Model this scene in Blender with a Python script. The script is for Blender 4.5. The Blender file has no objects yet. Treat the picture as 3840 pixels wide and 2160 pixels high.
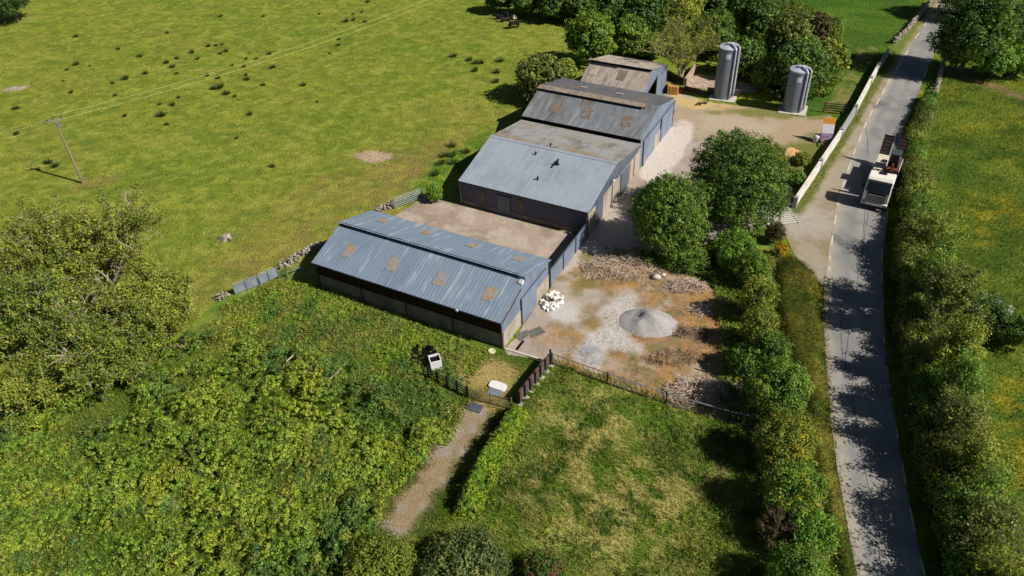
import bpy, bmesh, math, random
import numpy as np
from mathutils import Vector, Matrix, noise as mnoise
from mathutils.geometry import delaunay_2d_cdt

SC = bpy.context.scene
COL = SC.collection
R = math.radians
rng = np.random.default_rng(7)
random.seed(7)

# ------------------------------------------------------------------ camera
F, PITCH, ROLL, YB, CAMH = 2890.0, R(38.97), R(-2.88), R(-29.5), 44.0
_c, _s = math.cos(PITCH), math.sin(PITCH)
_cr, _sr = math.cos(ROLL), math.sin(ROLL)
RM = np.array([[_cr, -_sr, 0], [_sr, _cr, 0], [0, 0, 1]]) @ np.array([[1, 0, 0], [0, -_s, -_c], [0, _c, -_s]])

def g(x, y, z=0.0):
    """survey point: where the sight line of photo pixel (x, y) meets the level z"""
    d = RM.T @ np.array([(x - 1920) / F, (y - 1080) / F, 1.0])
    t = (z - CAMH) / d[2]
    return Vector((d[0] * t, d[1] * t, z))

cam = bpy.data.cameras.new('camera')
camo = bpy.data.objects.new('camera', cam)
COL.objects.link(camo)
cam.sensor_width = 36
cam.lens = F / 3840 * 36
cam.clip_end = 3000
m = Matrix.Identity(4)
for i in range(3):
    m[i][0], m[i][1], m[i][2] = RM[0][i], -RM[1][i], -RM[2][i]
m[2][3] = CAMH
camo.matrix_world = m
SC.camera = camo

# ------------------------------------------------------------------ light
SUN_AZ, SUN_EL = R(-27.5), R(43)      # direction towards the sun, from +X
w = bpy.data.worlds.new('World')
SC.world = w
w.use_nodes = True
nt = w.node_tree
sky = nt.nodes.new('ShaderNodeTexSky')
sky.sky_type = 'NISHITA'
sky.sun_disc = False
sky.air_density = 0.55
sky.dust_density = 0.3
sky.sun_elevation = SUN_EL
sky.sun_rotation = math.pi / 2 - SUN_AZ
nt.links.new(sky.outputs[0], nt.nodes['Background'].inputs[0])
nt.nodes['Background'].inputs[1].default_value = 0.05
sl = bpy.data.lights.new('sun', 'SUN')
sl.energy = 5.0
sl.angle = R(0.5)
sl.color = (1.0, 0.95, 0.87)
so = bpy.data.objects.new('sun', sl)
COL.objects.link(so)
sd = Vector((math.cos(SUN_AZ) * math.cos(SUN_EL), math.sin(SUN_AZ) * math.cos(SUN_EL), math.sin(SUN_EL)))
so.rotation_euler = sd.to_track_quat('Z', 'Y').to_euler()
so.location = sd * 100
SC.view_settings.view_transform = 'Standard'
SC.view_settings.look = 'None'
SC.view_settings.exposure = 0.08
SC.view_settings.gamma = 1.0
SC.cycles.max_bounces = 5
SC.cycles.diffuse_bounces = 2
SC.cycles.transmission_bounces = 4
SC.cycles.transparent_max_bounces = 4

def lin(r, gg, b):
    return tuple((v / 255 / 12.92 if v / 255 <= .04045 else ((v / 255 + .055) / 1.055) ** 2.4) for v in (r, gg, b))

# ------------------------------------------------------------------ materials
def M(name, col=None, layers=(), rough=0.8, spec=0.3, metal=0.0, bump=None, vcol=False, vary=None, alpha=None):
    """layers: (noise kind, colour, scale, (sx,sy,sz), lo, hi, amount)"""
    mt = bpy.data.materials.new(name)
    mt.use_nodes = True
    t = mt.node_tree
    N, Lk = t.nodes, t.links
    b = N['Principled BSDF']
    b.inputs['Roughness'].default_value = rough
    b.inputs['Specular IOR Level'].default_value = spec
    b.inputs['Metallic'].default_value = metal
    tc = N.new('ShaderNodeTexCoord')
    def tex(kind, scale, stretch, detail=4):
        mp = N.new('ShaderNodeMapping')
        mp.inputs['Scale'].default_value = stretch
        Lk.new(tc.outputs['Object'], mp.inputs[0])
        if kind == 'vor':
            x = N.new('ShaderNodeTexVoronoi')
            x.inputs['Scale'].default_value = scale
            Lk.new(mp.outputs[0], x.inputs['Vector'])
            return x.outputs['Distance']
        x = N.new('ShaderNodeTexNoise')
        x.inputs['Scale'].default_value = scale
        x.inputs['Detail'].default_value = detail
        x.inputs['Roughness'].default_value = 0.62
        Lk.new(mp.outputs[0], x.inputs['Vector'])
        return x.outputs[0]
    if vcol:
        a = N.new('ShaderNodeAttribute')
        a.attribute_name = 'col'
        cur = a.outputs['Color']
    else:
        rgb = N.new('ShaderNodeRGB')
        rgb.outputs[0].default_value = (*col, 1)
        cur = rgb.outputs[0]
    for kind, c, scale, stretch, lo, hi, amt in layers:
        o = tex(kind, scale, stretch)
        mr = N.new('ShaderNodeMapRange')
        mr.inputs['From Min'].default_value = lo
        mr.inputs['From Max'].default_value = hi
        mr.inputs['To Max'].default_value = amt
        mr.clamp = True
        Lk.new(o, mr.inputs['Value'])
        mx = N.new('ShaderNodeMix')
        mx.data_type = 'RGBA'
        Lk.new(mr.outputs[0], mx.inputs[0])
        Lk.new(cur, mx.inputs[6])
        mx.inputs[7].default_value = (*c, 1)
        cur = mx.outputs[2]
    if vary:
        for scale, amt, stretch in vary:
            o = tex('noise', scale, stretch, 5)
            mr = N.new('ShaderNodeMapRange')
            mr.inputs['From Min'].default_value = 0.3
            mr.inputs['From Max'].default_value = 0.7
            mr.inputs['To Min'].default_value = 1 - amt
            mr.inputs['To Max'].default_value = 1 + amt
            Lk.new(o, mr.inputs['Value'])
            mx = N.new('ShaderNodeMix')
            mx.data_type = 'RGBA'
            mx.blend_type = 'MULTIPLY'
            mx.inputs[0].default_value = 1
            Lk.new(cur, mx.inputs[6])
            Lk.new(mr.outputs[0], mx.inputs[7])
            cur = mx.outputs[2]
    Lk.new(cur, b.inputs['Base Color'])
    if bump:
        o = tex('noise', bump[0], (1, 1, 1), 6)
        bp = N.new('ShaderNodeBump')
        bp.inputs['Strength'].default_value = bump[1]
        bp.inputs['Distance'].default_value = bump[2]
        Lk.new(o, bp.inputs['Height'])
        Lk.new(bp.outputs[0], b.inputs['Normal'])
    return mt

def leaf_material(name, trans=0.35):
    mt = bpy.data.materials.new(name)
    mt.use_nodes = True
    t = mt.node_tree
    N, Lk = t.nodes, t.links
    b = N['Principled BSDF']
    b.inputs['Roughness'].default_value = 0.55
    b.inputs['Specular IOR Level'].default_value = 0.25
    a = N.new('ShaderNodeAttribute')
    a.attribute_name = 'col'
    Lk.new(a.outputs['Color'], b.inputs['Base Color'])
    tr = N.new('ShaderNodeBsdfTranslucent')
    mu = N.new('ShaderNodeMix')
    mu.data_type = 'RGBA'
    mu.blend_type = 'MULTIPLY'
    mu.inputs[0].default_value = 1
    mu.inputs[7].default_value = (1.2, 1.15, 0.7, 1)
    Lk.new(a.outputs['Color'], mu.inputs[6])
    Lk.new(mu.outputs[2], tr.inputs[0])
    mx = N.new('ShaderNodeMixShader')
    mx.inputs[0].default_value = trans
    Lk.new(b.outputs[0], mx.inputs[1])
    Lk.new(tr.outputs[0], mx.inputs[2])
    Lk.new(mx.outputs[0], N['Material Output'].inputs['Surface'])
    return mt

LEAF = leaf_material('leaf')

# ------------------------------------------------------------------ objects
def tag(o, label=None, cat=None, group=None, kind=None):
    if label: o['label'] = label
    if cat: o['category'] = cat
    if group: o['group'] = group
    if kind: o['kind'] = kind
    return o

def empty(name, loc, rz=0, label=None, cat=None, group=None):
    o = bpy.data.objects.new(name, None)
    o.empty_display_size = 0.3
    COL.objects.link(o)
    o.location = loc
    o.rotation_euler = (0, 0, rz)
    return tag(o, label, cat, group)

class MB:
    """collects shapes and links them as ONE mesh object"""
    def __init__(s): s.v, s.f, s.smooth = [], [], False
    def face(s, pts):
        n = len(s.v)
        s.v += [tuple(p) for p in pts]
        s.f.append(tuple(range(n, n + len(pts))))
        return s
    def hexa(s, b, t):                       # bottom quad, top quad (ccw from above)
        n = len(s.v)
        s.v += [tuple(p) for p in b] + [tuple(p) for p in t]
        s.f += [(n + 3, n + 2, n + 1, n), (n + 4, n + 5, n + 6, n + 7)]
        for i in range(4):
            j = (i + 1) % 4
            s.f.append((n + i, n + j, n + 4 + j, n + 4 + i))
        return s
    def box(s, x0, y0, z0, x1, y1, z1):
        return s.hexa([(x0, y0, z0), (x1, y0, z0), (x1, y1, z0), (x0, y1, z0)],
                      [(x0, y0, z1), (x1, y0, z1), (x1, y1, z1), (x0, y1, z1)])
    def bar(s, a, b, wx, wz=None):           # square bar a -> b
        a, b = Vector(a), Vector(b)
        wz = wz or wx
        d = (b - a).normalized()
        up = Vector((0, 0, 1)) if abs(d.z) < .95 else Vector((1, 0, 0))
        u = d.cross(up).normalized() * wx / 2
        v = u.cross(d).normalized() * wz / 2
        q = [-u - v, u - v, u + v, -u + v]
        n = len(s.v)
        s.v += [tuple(a + p) for p in q] + [tuple(b + p) for p in q]
        s.f += [(n + 3, n + 2, n + 1, n), (n + 4, n + 5, n + 6, n + 7)]
        for i in range(4):
            j = (i + 1) % 4
            s.f.append((n + i, n + j, n + 4 + j, n + 4 + i))
        return s
    def tube(s, pts, radii, k=8, cap=True):
        pts = [Vector(p) for p in pts]
        if not hasattr(radii, '__len__'): radii = [radii] * len(pts)
        n0 = len(s.v)
        for i, p in enumerate(pts):
            d = (pts[min(i + 1, len(pts) - 1)] - pts[max(i - 1, 0)]).normalized()
            up = Vector((0, 0, 1)) if abs(d.z) < .9 else Vector((1, 0, 0))
            u = d.cross(up).normalized()
            v = d.cross(u)
            for j in range(k):
                a = 2 * math.pi * j / k
                s.v.append(tuple(p + (u * math.cos(a) + v * math.sin(a)) * radii[i]))
        for i in range(len(pts) - 1):
            for j in range(k):
                a, b = n0 + i * k + j, n0 + i * k + (j + 1) % k
                s.f.append((a, b, b + k, a + k))
        if cap:
            s.f.append(tuple(n0 + j for j in range(k))[::-1])
            s.f.append(tuple(n0 + (len(pts) - 1) * k + j for j in range(k)))
        return s
    def lathe(s, prof, k=32, c=(0, 0)):      # prof: (r, z) from bottom to top
        n0 = len(s.v)
        for r, z in prof:
            for j in range(k):
                a = 2 * math.pi * j / k
                s.v.append((c[0] + r * math.cos(a), c[1] + r * math.sin(a), z))
        for i in range(len(prof) - 1):
            for j in range(k):
                a, b = n0 + i * k + j, n0 + i * k + (j + 1) % k
                s.f.append((a, b, b + k, a + k))
        s.f.append(tuple(n0 + j for j in range(k))[::-1])
        s.f.append(tuple(n0 + (len(prof) - 1) * k + j for j in range(k)))
        return s
    def prism(s, poly, z0, z1):              # vertical prism of xy polygon
        n, k = len(s.v), len(poly)
        s.v += [(p[0], p[1], z0) for p in poly] + [(p[0], p[1], z1) for p in poly]
        s.f += [tuple(n + i for i in range(k))[::-1], tuple(n + k + i for i in range(k))]
        for i in range(k):
            j = (i + 1) % k
            s.f.append((n + i, n + j, n + k + j, n + k + i))
        return s
    def build(s, name, mat, parent=None, smooth=False, bevel=0.0, label=None):
        me = bpy.data.meshes.new(name)
        me.from_pydata(s.v, [], s.f)
        if smooth: me.polygons.foreach_set('use_smooth', [True] * len(me.polygons))
        me.materials.append(mat)
        bm = bmesh.new(); bm.from_mesh(me)
        bmesh.ops.recalc_face_normals(bm, faces=bm.faces)
        bm.to_mesh(me); bm.free()
        me.update()
        o = bpy.data.objects.new(name, me)
        COL.objects.link(o)
        if parent: o.parent = parent
        if bevel:
            md = o.modifiers.new('bevel', 'BEVEL'); md.width = bevel; md.segments = 2; md.limit_method = 'ANGLE'
        if label: o['label'] = label
        return o

def np_mesh(name, V, Q, mat, C=None, parent=None, smooth=False):
    """mesh from arrays: V (n,3), Q (m,k) all faces with k corners, C (n,3) colours"""
    me = bpy.data.meshes.new(name)
    V = np.ascontiguousarray(V, dtype=np.float32); Q = np.ascontiguousarray(Q, dtype=np.int32)
    k = Q.shape[1]
    me.vertices.add(len(V)); me.vertices.foreach_set('co', V.ravel())
    me.loops.add(Q.size); me.loops.foreach_set('vertex_index', Q.ravel())
    me.polygons.add(len(Q))
    me.polygons.foreach_set('loop_start', np.arange(0, Q.size, k, dtype=np.int32))
    me.polygons.foreach_set('loop_total', np.full(len(Q), k, dtype=np.int32))
    if smooth: me.polygons.foreach_set('use_smooth', np.ones(len(Q), dtype=bool))
    me.update(calc_edges=True)
    if C is not None:
        at = me.color_attributes.new('col', 'FLOAT_COLOR', 'POINT')
        cc = np.ones((len(V), 4), dtype=np.float32)
        lum = (np.asarray(C) @ np.array([.3, .6, .1]))[:, None]
        cc[:, :3] = C * .985 + lum * .015
        at.data.foreach_set('color', cc.ravel())
    me.materials.append(mat)
    o = bpy.data.objects.new(name, me)
    COL.objects.link(o)
    if parent: o.parent = parent
    return o

# ------------------------------------------------------------------ numeric noise
_tab = np.random.default_rng(3).random((256, 256)).astype(np.float32)
def vnoise(x, y):
    xi, yi = np.floor(x).astype(int), np.floor(y).astype(int)
    fx, fy = x - xi, y - yi
    fx, fy = fx * fx * (3 - 2 * fx), fy * fy * (3 - 2 * fy)
    a = _tab[xi & 255, yi & 255]; b = _tab[(xi + 1) & 255, yi & 255]
    c = _tab[xi & 255, (yi + 1) & 255]; d = _tab[(xi + 1) & 255, (yi + 1) & 255]
    return (a * (1 - fx) + b * fx) * (1 - fy) + (c * (1 - fx) + d * fx) * fy
def fbm(x, y, scale, oct=4, seed=0):
    x = np.asarray(x, float) / scale + 37.3 * seed; y = np.asarray(y, float) / scale + 11.7 * seed
    s, a, t = 0, 1, 0
    for i in range(oct):
        s = s + a * vnoise(x, y); t += a; a *= .5; x = x * 2.03 + 5.1; y = y * 2.03 + 9.7
    return s / t
def sstep(lo, hi, v):
    t = np.clip((v - lo) / (hi - lo), 0, 1)
    return t * t * (3 - 2 * t)
def inpoly(poly, x, y):
    x, y = np.asarray(x), np.asarray(y)
    ins = np.zeros(x.shape, bool)
    n = len(poly)
    for i in range(n):
        x0, y0 = poly[i]; x1, y1 = poly[(i + 1) % n]
        c = ((y0 > y) != (y1 > y))
        with np.errstate(divide='ignore', invalid='ignore'):
            xx = (x1 - x0) * (y - y0) / (y1 - y0 + 1e-12) + x0
        ins ^= c & (x < xx)
    return ins
def polydist(poly, x, y, closed=True):
    d = np.full(np.shape(x), 1e9)
    n = len(poly)
    for i in range(n if closed else n - 1):
        ax, ay = poly[i]; bx, by = poly[(i + 1) % n]
        dx, dy = bx - ax, by - ay
        t = np.clip(((x - ax) * dx + (y - ay) * dy) / (dx * dx + dy * dy + 1e-12), 0, 1)
        d = np.minimum(d, np.hypot(x - ax - t * dx, y - ay - t * dy))
    return d
def P2(pts, z=0.0):
    return [(v.x, v.y) for v in (g(x, y, z) for x, y in pts)]

def sheet(name, poly, z, mat, spacing=0.6, edge=0.25, colfn=None, label=None, seed=0, kind='structure', zfn=None):
    """a flat sheet with a ragged outline; poly in world xy"""
    out = []
    n = len(poly)
    for i in range(n):
        a, b = np.array(poly[i]), np.array(poly[(i + 1) % n])
        L = np.linalg.norm(b - a)
        k = max(1, int(L / max(.2, spacing * .5)))
        nm = np.array([-(b - a)[1], (b - a)[0]]) / max(L, 1e-6)
        for j in range(k):
            p = a + (b - a) * j / k
            e = edge * ((fbm(p[0], p[1], 1.7, 4, seed + 1) - .5) * 2.4) if edge else 0
            out.append(p + nm * e)
    out = np.array(out)
    lo, hi = out.min(0), out.max(0)
    xs, ys = np.meshgrid(np.arange(lo[0], hi[0], spacing), np.arange(lo[1], hi[1], spacing))
    xs = xs.ravel() + rng.uniform(-.3, .3, xs.size) * spacing; ys = ys.ravel() + rng.uniform(-.3, .3, ys.size) * spacing
    op = [tuple(p) for p in out]
    k = inpoly(op, xs, ys) & (polydist(op, xs, ys) > spacing * .35)
    pts = [Vector(p) for p in op] + [Vector((a, b)) for a, b in zip(xs[k], ys[k])]
    ne = len(op)
    vo, eo, fo, *_ = delaunay_2d_cdt(pts, [(i, (i + 1) % ne) for i in range(ne)], [list(range(ne))], 1, 1e-5)
    V = np.array([(p[0], p[1], z) for p in vo])
    if zfn is not None: V[:, 2] += zfn(V[:, 0], V[:, 1])
    Q = np.array([f for f in fo if len(f) == 3])
    a, b, c = V[Q[:, 0]], V[Q[:, 1]], V[Q[:, 2]]
    flip = ((b - a)[:, 0] * (c - a)[:, 1] - (b - a)[:, 1] * (c - a)[:, 0]) < 0
    Q[flip] = Q[flip][:, ::-1]
    C = colfn(V[:, 0], V[:, 1]) if colfn else None
    o = np_mesh(name, V, Q, mat, C, smooth=zfn is not None)
    return tag(o, label, kind=kind)

def mixc(c, col, m):
    return c + (np.array(col) - c) * m[:, None]
def blob(x, y, px, rx, ry=None, ang=0, soft=.5, nz=.5, seed=0, scale=1.2):
    c = g(*px); ry = ry or rx
    dx, dy = x - c.x, y - c.y
    u = dx * math.cos(ang) + dy * math.sin(ang); v = -dx * math.sin(ang) + dy * math.cos(ang)
    d = np.hypot(u / rx, v / ry) + (fbm(x, y, scale, 4, seed + 5) - .5) * 2 * nz
    return sstep(1 + soft / 2, 1 - soft / 2, d)
# ================================================================== THE SETTING
def D(*pts): return [(x * 1.4907, y * 1.4907) for x, y in pts]

GREEN_PASTURE = lin(136, 150, 34)
C_GRASS_D = lin(92, 112, 30)
C_GRASS_Y = lin(160, 158, 62)
C_SOIL = lin(150, 118, 82)
C_STRAW = lin(176, 158, 100)

def pasture_col(x, y):
    c = np.tile(np.array(lin(130, 141, 46)), (len(x), 1))
    c = mixc(c, lin(141, 146, 52), .7 * sstep(.42, .68, fbm(x, y, 7, 5, 1)))
    c = mixc(c, lin(116, 136, 42), .6 * sstep(.46, .7, fbm(x, y, 12, 5, 2)))
    c = mixc(c, lin(140, 134, 64), .3 * sstep(.54, .68, fbm(x, y, 4, 5, 3)))
    c = mixc(c, lin(100, 118, 38), .6 * sstep(.52, .66, fbm(x + y * .3, y * 1.7, 1.2, 5, 6)))
    # poached, browner ground by the buildings
    for px, rx, ry, a in (((1480, 650), 7, 5, .75), ((1560, 610), 6, 4, .6), ((1050, 960), 9, 5, .6), ((900, 1040), 5, 3, .8), ((1700, 480), 6, 6, .35), ((330, 695), 3, 1.5, .8), ((1350, 740), 8, 4, .5)):
        c = mixc(c, lin(142, 124, 68), .8 * a * blob(x, y, px, rx, ry, .5, 1.6, .8, 3, 2.2))
    # growth greener along the broad barn
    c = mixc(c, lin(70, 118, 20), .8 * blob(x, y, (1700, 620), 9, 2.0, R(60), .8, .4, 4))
    c = mixc(c, lin(100, 122, 40), .5 * sstep(.55, .66, fbm(x, y, 2.2, 4, 9)))
    c = mixc(c, lin(164, 166, 70), .5 * sstep(.55, .64, fbm(x + 9, y * 1.5, 1.0, 4, 10)))
    c = mixc(c, lin(190, 164, 136), blob(x, y, (1397, 586), 2.3, 1.2, -.3, .3, .3, 7))
    c = mixc(c, lin(185, 168, 150), blob(x, y, (64, 331), 1.6, .7, .1, .3, .4, 8))
    return c

mat_ground = M('pasture_turf', vcol=True, rough=.95, spec=.1, vary=[(1.0, .2, (1, 1.4, 1)), (4.5, .38, (1, 1.3, 1))], bump=(4, 1, .2))
vis = P2([(-250, -220), (2900, -220), (2900, 300), (2200, 600), (2100, 900), (1300, 1250), (-300, 1500)])
S = 420
tag(np_mesh('ground', np.array([(-S, -S, -.02), (S, -S, -.02), (S, S, -.02), (-S, S, -.02)]), np.array([[0, 1, 2, 3]]),
    M('meadow', lin(112, 134, 32), [('noise', lin(140, 146, 48), .12, (1, 1, 1), .45, .65, .8)], rough=.95, spec=.1,
      vary=[(1.5, .25, (1, 1, 1))], bump=(3, .7, .2))), kind='structure')
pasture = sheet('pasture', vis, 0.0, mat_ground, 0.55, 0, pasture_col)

# far field beyond the wood and the mown field by the road
def far_col(x, y):
    c = np.tile(np.array(lin(74, 104, 32)), (len(x), 1))
    c = mixc(c, lin(86, 116, 34), sstep(.4, .62, fbm(x, y, 8, 4, 11)))
    c = mixc(c, lin(60, 100, 24), .8 * sstep(.5, .7, fbm(x * .6 + y, y, 2.6, 4, 12)))
    tr = P2([(3120, 425), (3170, 340), (3215, 255), (3250, 180)])
    for off in (-.55, .75):
        pl = [(a + off, b) for a, b in tr]
        c = mixc(c, lin(150, 138, 84), .75 * sstep(.55, .1, polydist(pl, x, y, False) + .5 * (fbm(x, y, .8, 3, 4) - .5)))
    return c
sheet('far_field', P2([(2560, -160), (3500, -160), (3490, 20), (3330, 175), (3215, 395), (3150, 440), (3030, 435), (2900, 330), (2640, 200)]), .02,
      mat_ground, .9, .3, far_col)

# field on the far side of the road, with buttercups
def right_col(x, y):
    c = np.tile(np.array(lin(94, 116, 38)), (len(x), 1))
    c = mixc(c, lin(118, 132, 44), sstep(.42, .6, fbm(x, y, 5, 4, 21)))
    c = mixc(c, lin(70, 94, 30), .7 * sstep(.52, .66, fbm(x, y, 2.4, 4, 22)))
    f = .6 * sstep(.56, .68, fbm(x, y, 5, 3, 23)) * sstep(.5, .62, fbm(x, y, .5, 3, 24))
    for px, r in (((3520, 350), 3), ((3650, 880), 2.5), ((3700, 780), 3), ((3800, 1500), 3), ((3780, 1700), 3.4)):
        f = np.maximum(f, blob(x, y, px, r, r * .7, .4, 1.2, .5, 3) * sstep(.46, .58, fbm(x, y, .5, 3, 25)))
    c = mixc(c, lin(178, 160, 40), .5 * f)
    c = mixc(c, lin(150, 132, 90), .85 * sstep(1.15, .6, polydist(P2([(3540, 262), (3640, 300), (3740, 330), (3880, 380)]), x, y, False) + .8 * (fbm(x, y, 1.2, 3, 6) - .5)))
    return c
ROAD_R = [(3700, -90), (3600, 0), (3566, 50), (3527, 150), (3466, 287), (3395, 470), (3368, 560), (3332, 780), (3312, 965), (3310, 1030), (3319, 1280), (3329, 1379), (3342, 1484), (3365, 1620), (3388, 1763), (3424, 1953), (3463, 2131), (3520, 2400)]
ROAD_L = [(3580, -90), (3520, 0), (3462, 94), (3428, 144), (3331, 301), (3286, 381), (3239, 467), (3198, 569), (3158, 685), (3137, 762), (3127, 824), (3113, 901), (3104, 965), (3092, 1059), (3086, 1197), (3092, 1307), (3104, 1495), (3128, 1680), (3158, 1870), (3184, 2012), (3214, 2160), (3265, 2400)]
road_r, road_l = P2(ROAD_R), P2(ROAD_L)
sheet('right_field', road_r[::-1][:] and [p for p in road_r] + P2([(3950, 2500), (4300, 1500), (4200, 400), (4100, -120)]), .02, mat_ground, .7, 0, right_col)

# tarmac
def road_col(x, y):
    c = np.tile(np.array(lin(148, 146, 142)), (len(x), 1))
    c = mixc(c, lin(128, 127, 126), .8 * sstep(.45, .65, fbm(x, y, 2.2, 4, 31)))
    c = mixc(c, lin(158, 153, 146), .6 * sstep(.5, .66, fbm(x, y, 4.2, 4, 33)))
    dl, dr = polydist(road_l, x, y, False), polydist(road_r, x, y, False)
    # dust off the gravel margin, then the wheel tracks of the lane
    c = mixc(c, lin(176, 164, 144), .8 * sstep(1.1, .0, dl + .7 * (fbm(x, y, 1.1, 3, 2) - .5)))
    for off in (1.5, 3.1):
        c = mixc(c, lin(122, 122, 122), .5 * sstep(.5, .1, np.abs(dr - off) + .3 * (fbm(x, y, 2, 3, off) - .5)))
    for px, rx, ry in (((3150, 905), .5, 1.4), ((3290, 390), 1.5, 1.0)):
        c = mixc(c, lin(104, 104, 104), .8 * blob(x, y, px, rx, ry, .3, .8, .5, 6))
    return c
mat_road = M('tarmac', vcol=True, rough=.9, spec=.25, vary=[(9, .1, (1, 1, 1)), (.9, .07, (1, 1, 1))], bump=(40, .4, .02))
sheet('road', road_l + road_r[::-1], .05, mat_road, .45, .05, road_col)

# gravel margin between the white wall and the tarmac, with the splayed entrance
def verge_col(x, y):
    c = np.tile(np.array(lin(164, 152, 132)), (len(x), 1))
    c = mixc(c, lin(148, 128, 98), .8 * sstep(.45, .62, fbm(x, y, 1.8, 4, 41)))
    c = mixc(c, lin(176, 168, 156), .8 * blob(x, y, (3020, 830), 3.2, 2.6, .5, .9, .5, 5))
    c = mixc(c, lin(100, 112, 36), .85 * sstep(.55, .05, polydist(P2([(3350, 185), (3225, 400), (3105, 600), (3010, 755), (2990, 790)]), x, y, False) - .45 + .7 * (fbm(x, y, .9, 3, 7) - .5)))
    c = mixc(c, lin(104, 120, 40), .95 * sstep(g(3310, 330).y, g(3370, 240).y, y + 1.6 * (fbm(x, y, 1, 3, 9) - .5)) * sstep(.25, .6, polydist(road_l, x, y, False)))
    return c
mat_gravel = M('gravel', vcol=True, rough=.95, spec=.1, vary=[(14, .22, (1, 1, 1)), (2, .1, (1, 1, 1))], bump=(22, .8, .05))
sheet('gravel_margin', P2([(3520, 0), (3462, 94), (3428, 144), (3331, 301), (3286, 381), (3239, 467), (3198, 569), (3158, 685), (3137, 762), (3127, 824), (3113, 901), (3104, 965), (3088, 1070),
    (3055, 1070), (2985, 965), (2940, 880), (2900, 850), (2925, 790), (2985, 760), (3085, 602), (3160, 486), (3215, 398), (3270, 293), (3337, 182), (3420, 60), (3470, 0)]), .035, mat_gravel, .4, .06, verge_col)

# the farmyard: concrete, bleached concrete, gravel, bare brown soil
YARD = [(1893, 1310), (1905, 1330), (2058, 1352), (2075, 1362), (2274, 1436), (2490, 1512), (2700, 1580), (2790, 1500), (2760, 1320), (2740, 1120), (2600, 1045), (2520, 960), (2700, 900), (2890, 845), (2940, 790), (3000, 660),
        (3080, 560), (3140, 470), (3110, 432), (2990, 440), (2890, 408), (2760, 398), (2640, 380), (2560, 350), (2500, 330), (2470, 350), (2530, 380), (2516, 472), (2404, 622), (2201, 845), (2062, 1080)]
def yard_col(x, y):
    c = np.tile(np.array(lin(164, 150, 136)), (len(x), 1))
    c = mixc(c, lin(178, 166, 152), .8 * sstep(.45, .62, fbm(x, y, 2.4, 4, 51)))
    c = mixc(c, lin(150, 134, 114), .7 * sstep(.52, .68, fbm(x, y, 1.3, 4, 52)))
    # gravelled turning area beyond
    c = mixc(c, lin(172, 152, 122), .95 * blob(x, y, (2900, 480), 12, 6, -.4, .7, .3, 5))
    c = mixc(c, lin(186, 172, 152), .6 * blob(x, y, (2760, 470), 5, 2.5, -.4, .9, .6, 15))
    # bleached concrete along the barns
    c = mixc(c, lin(208, 196, 184), .95 * blob(x, y, (2500, 570), 1.9, 7.5, R(-27), .3, .35, 8, 1.4))
    c = mixc(c, lin(196, 184, 172), .7 * blob(x, y, (2270, 930), 3, 8, R(-27), .7, .4, 9, 1.8))
    # brown soil of the near yard
    s = np.maximum(blob(x, y, (2540, 1240), 6.9, 9.0, R(-20), .45, .6, 10, 1.4), blob(x, y, (2440, 1410), 7.5, 3.9, R(-29), .5, .6, 12, 1.2))
    s = np.maximum(s, blob(x, y, (2300, 1020), 4.4, 3.4, 0, .5, .6, 13, 1.1))
    s = np.maximum(s, .8 * blob(x, y, (2180, 1230), 2.6, 1.6, .4, .6, .8, 20, .9))
    c = mixc(c, lin(160, 130, 94), .95 * s)
    c = mixc(c, lin(176, 158, 138), .8 * s * sstep(.48, .58, fbm(x, y, .8, 5, 54)))
    c = mixc(c, lin(130, 106, 82), .7 * s * sstep(.53, .62, fbm(x, y, .5, 4, 58)))
    c = mixc(c, lin(174, 130, 72), .7 * s * sstep(.5, .66, fbm(x, y, 1.6, 5, 55) + .07 * blob(x, y, (2600, 1350), 4.5, 6, 0, .8, .3, 56)))
    c = mixc(c, lin(122, 116, 72), .7 * s * sstep(.54, .64, fbm(x, y, .8, 4, 57)))
    for px, rx, ry, ang in (((2330, 1180), 1.5, 3.2, -.3), ((2215, 1330), 1.2, 1.7, .2), ((2300, 1275), 2.4, 1.1, -.5), ((2120, 1180), 1.5, 1.5, 0)):
        c = mixc(c, lin(196, 190, 186), .85 * blob(x, y, px, rx, ry, ang, .7, .55, 14, .9))
    c = mixc(c, lin(150, 152, 160), .9 * blob(x, y, (2222, 1335), .9, 1.1, .2, .6, .5, 17, .7))
    # straw trodden in near the far shed, weeds creeping in at the margins
    c = mixc(c, lin(204, 174, 116), .9 * blob(x, y, (2600, 388), 4.2, 1.5, -.45, .8, .9, 16, .8))
    wd = sstep(1.1, .1, polydist(P2(D((1475, 640), (1500, 690), (1440, 740))), x, y, False) + 1.2 * (fbm(x, y, .9, 3, 8) - .5))
    c = mixc(c, lin(120, 112, 52), .7 * wd)
    gr = blob(x, y, (3010, 600), 5.5, 3.4, .9, .5, .5, 18, 1.6)
    c = mixc(c, lin(106, 110, 40), .9 * gr)
    c = mixc(c, lin(112, 116, 48), .8 * blob(x, y, (2950, 425), 9, 1.4, -.15, .6, .6, 19, 1.2))
    return c
mat_yard = M('yard_surface', vcol=True, rough=.93, spec=.15, vary=[(16, .16, (1, 1, 1)), (3, .12, (1, 1, 1))], bump=(18, .7, .05))
sheet('farmyard', P2(YARD), .04, mat_yard, .25, .3, yard_col)

# building frame: x along the sheds, y away from the camera
O = g(1888.4, 1306.3)
def B(x, y, z=0.0):
    return Vector((O.x + x * math.cos(YB) - y * math.sin(YB), O.y + x * math.sin(YB) + y * math.cos(YB), z))
def B2(*pts): return [(B(x, y).x, B(x, y).y) for x, y in pts]

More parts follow.
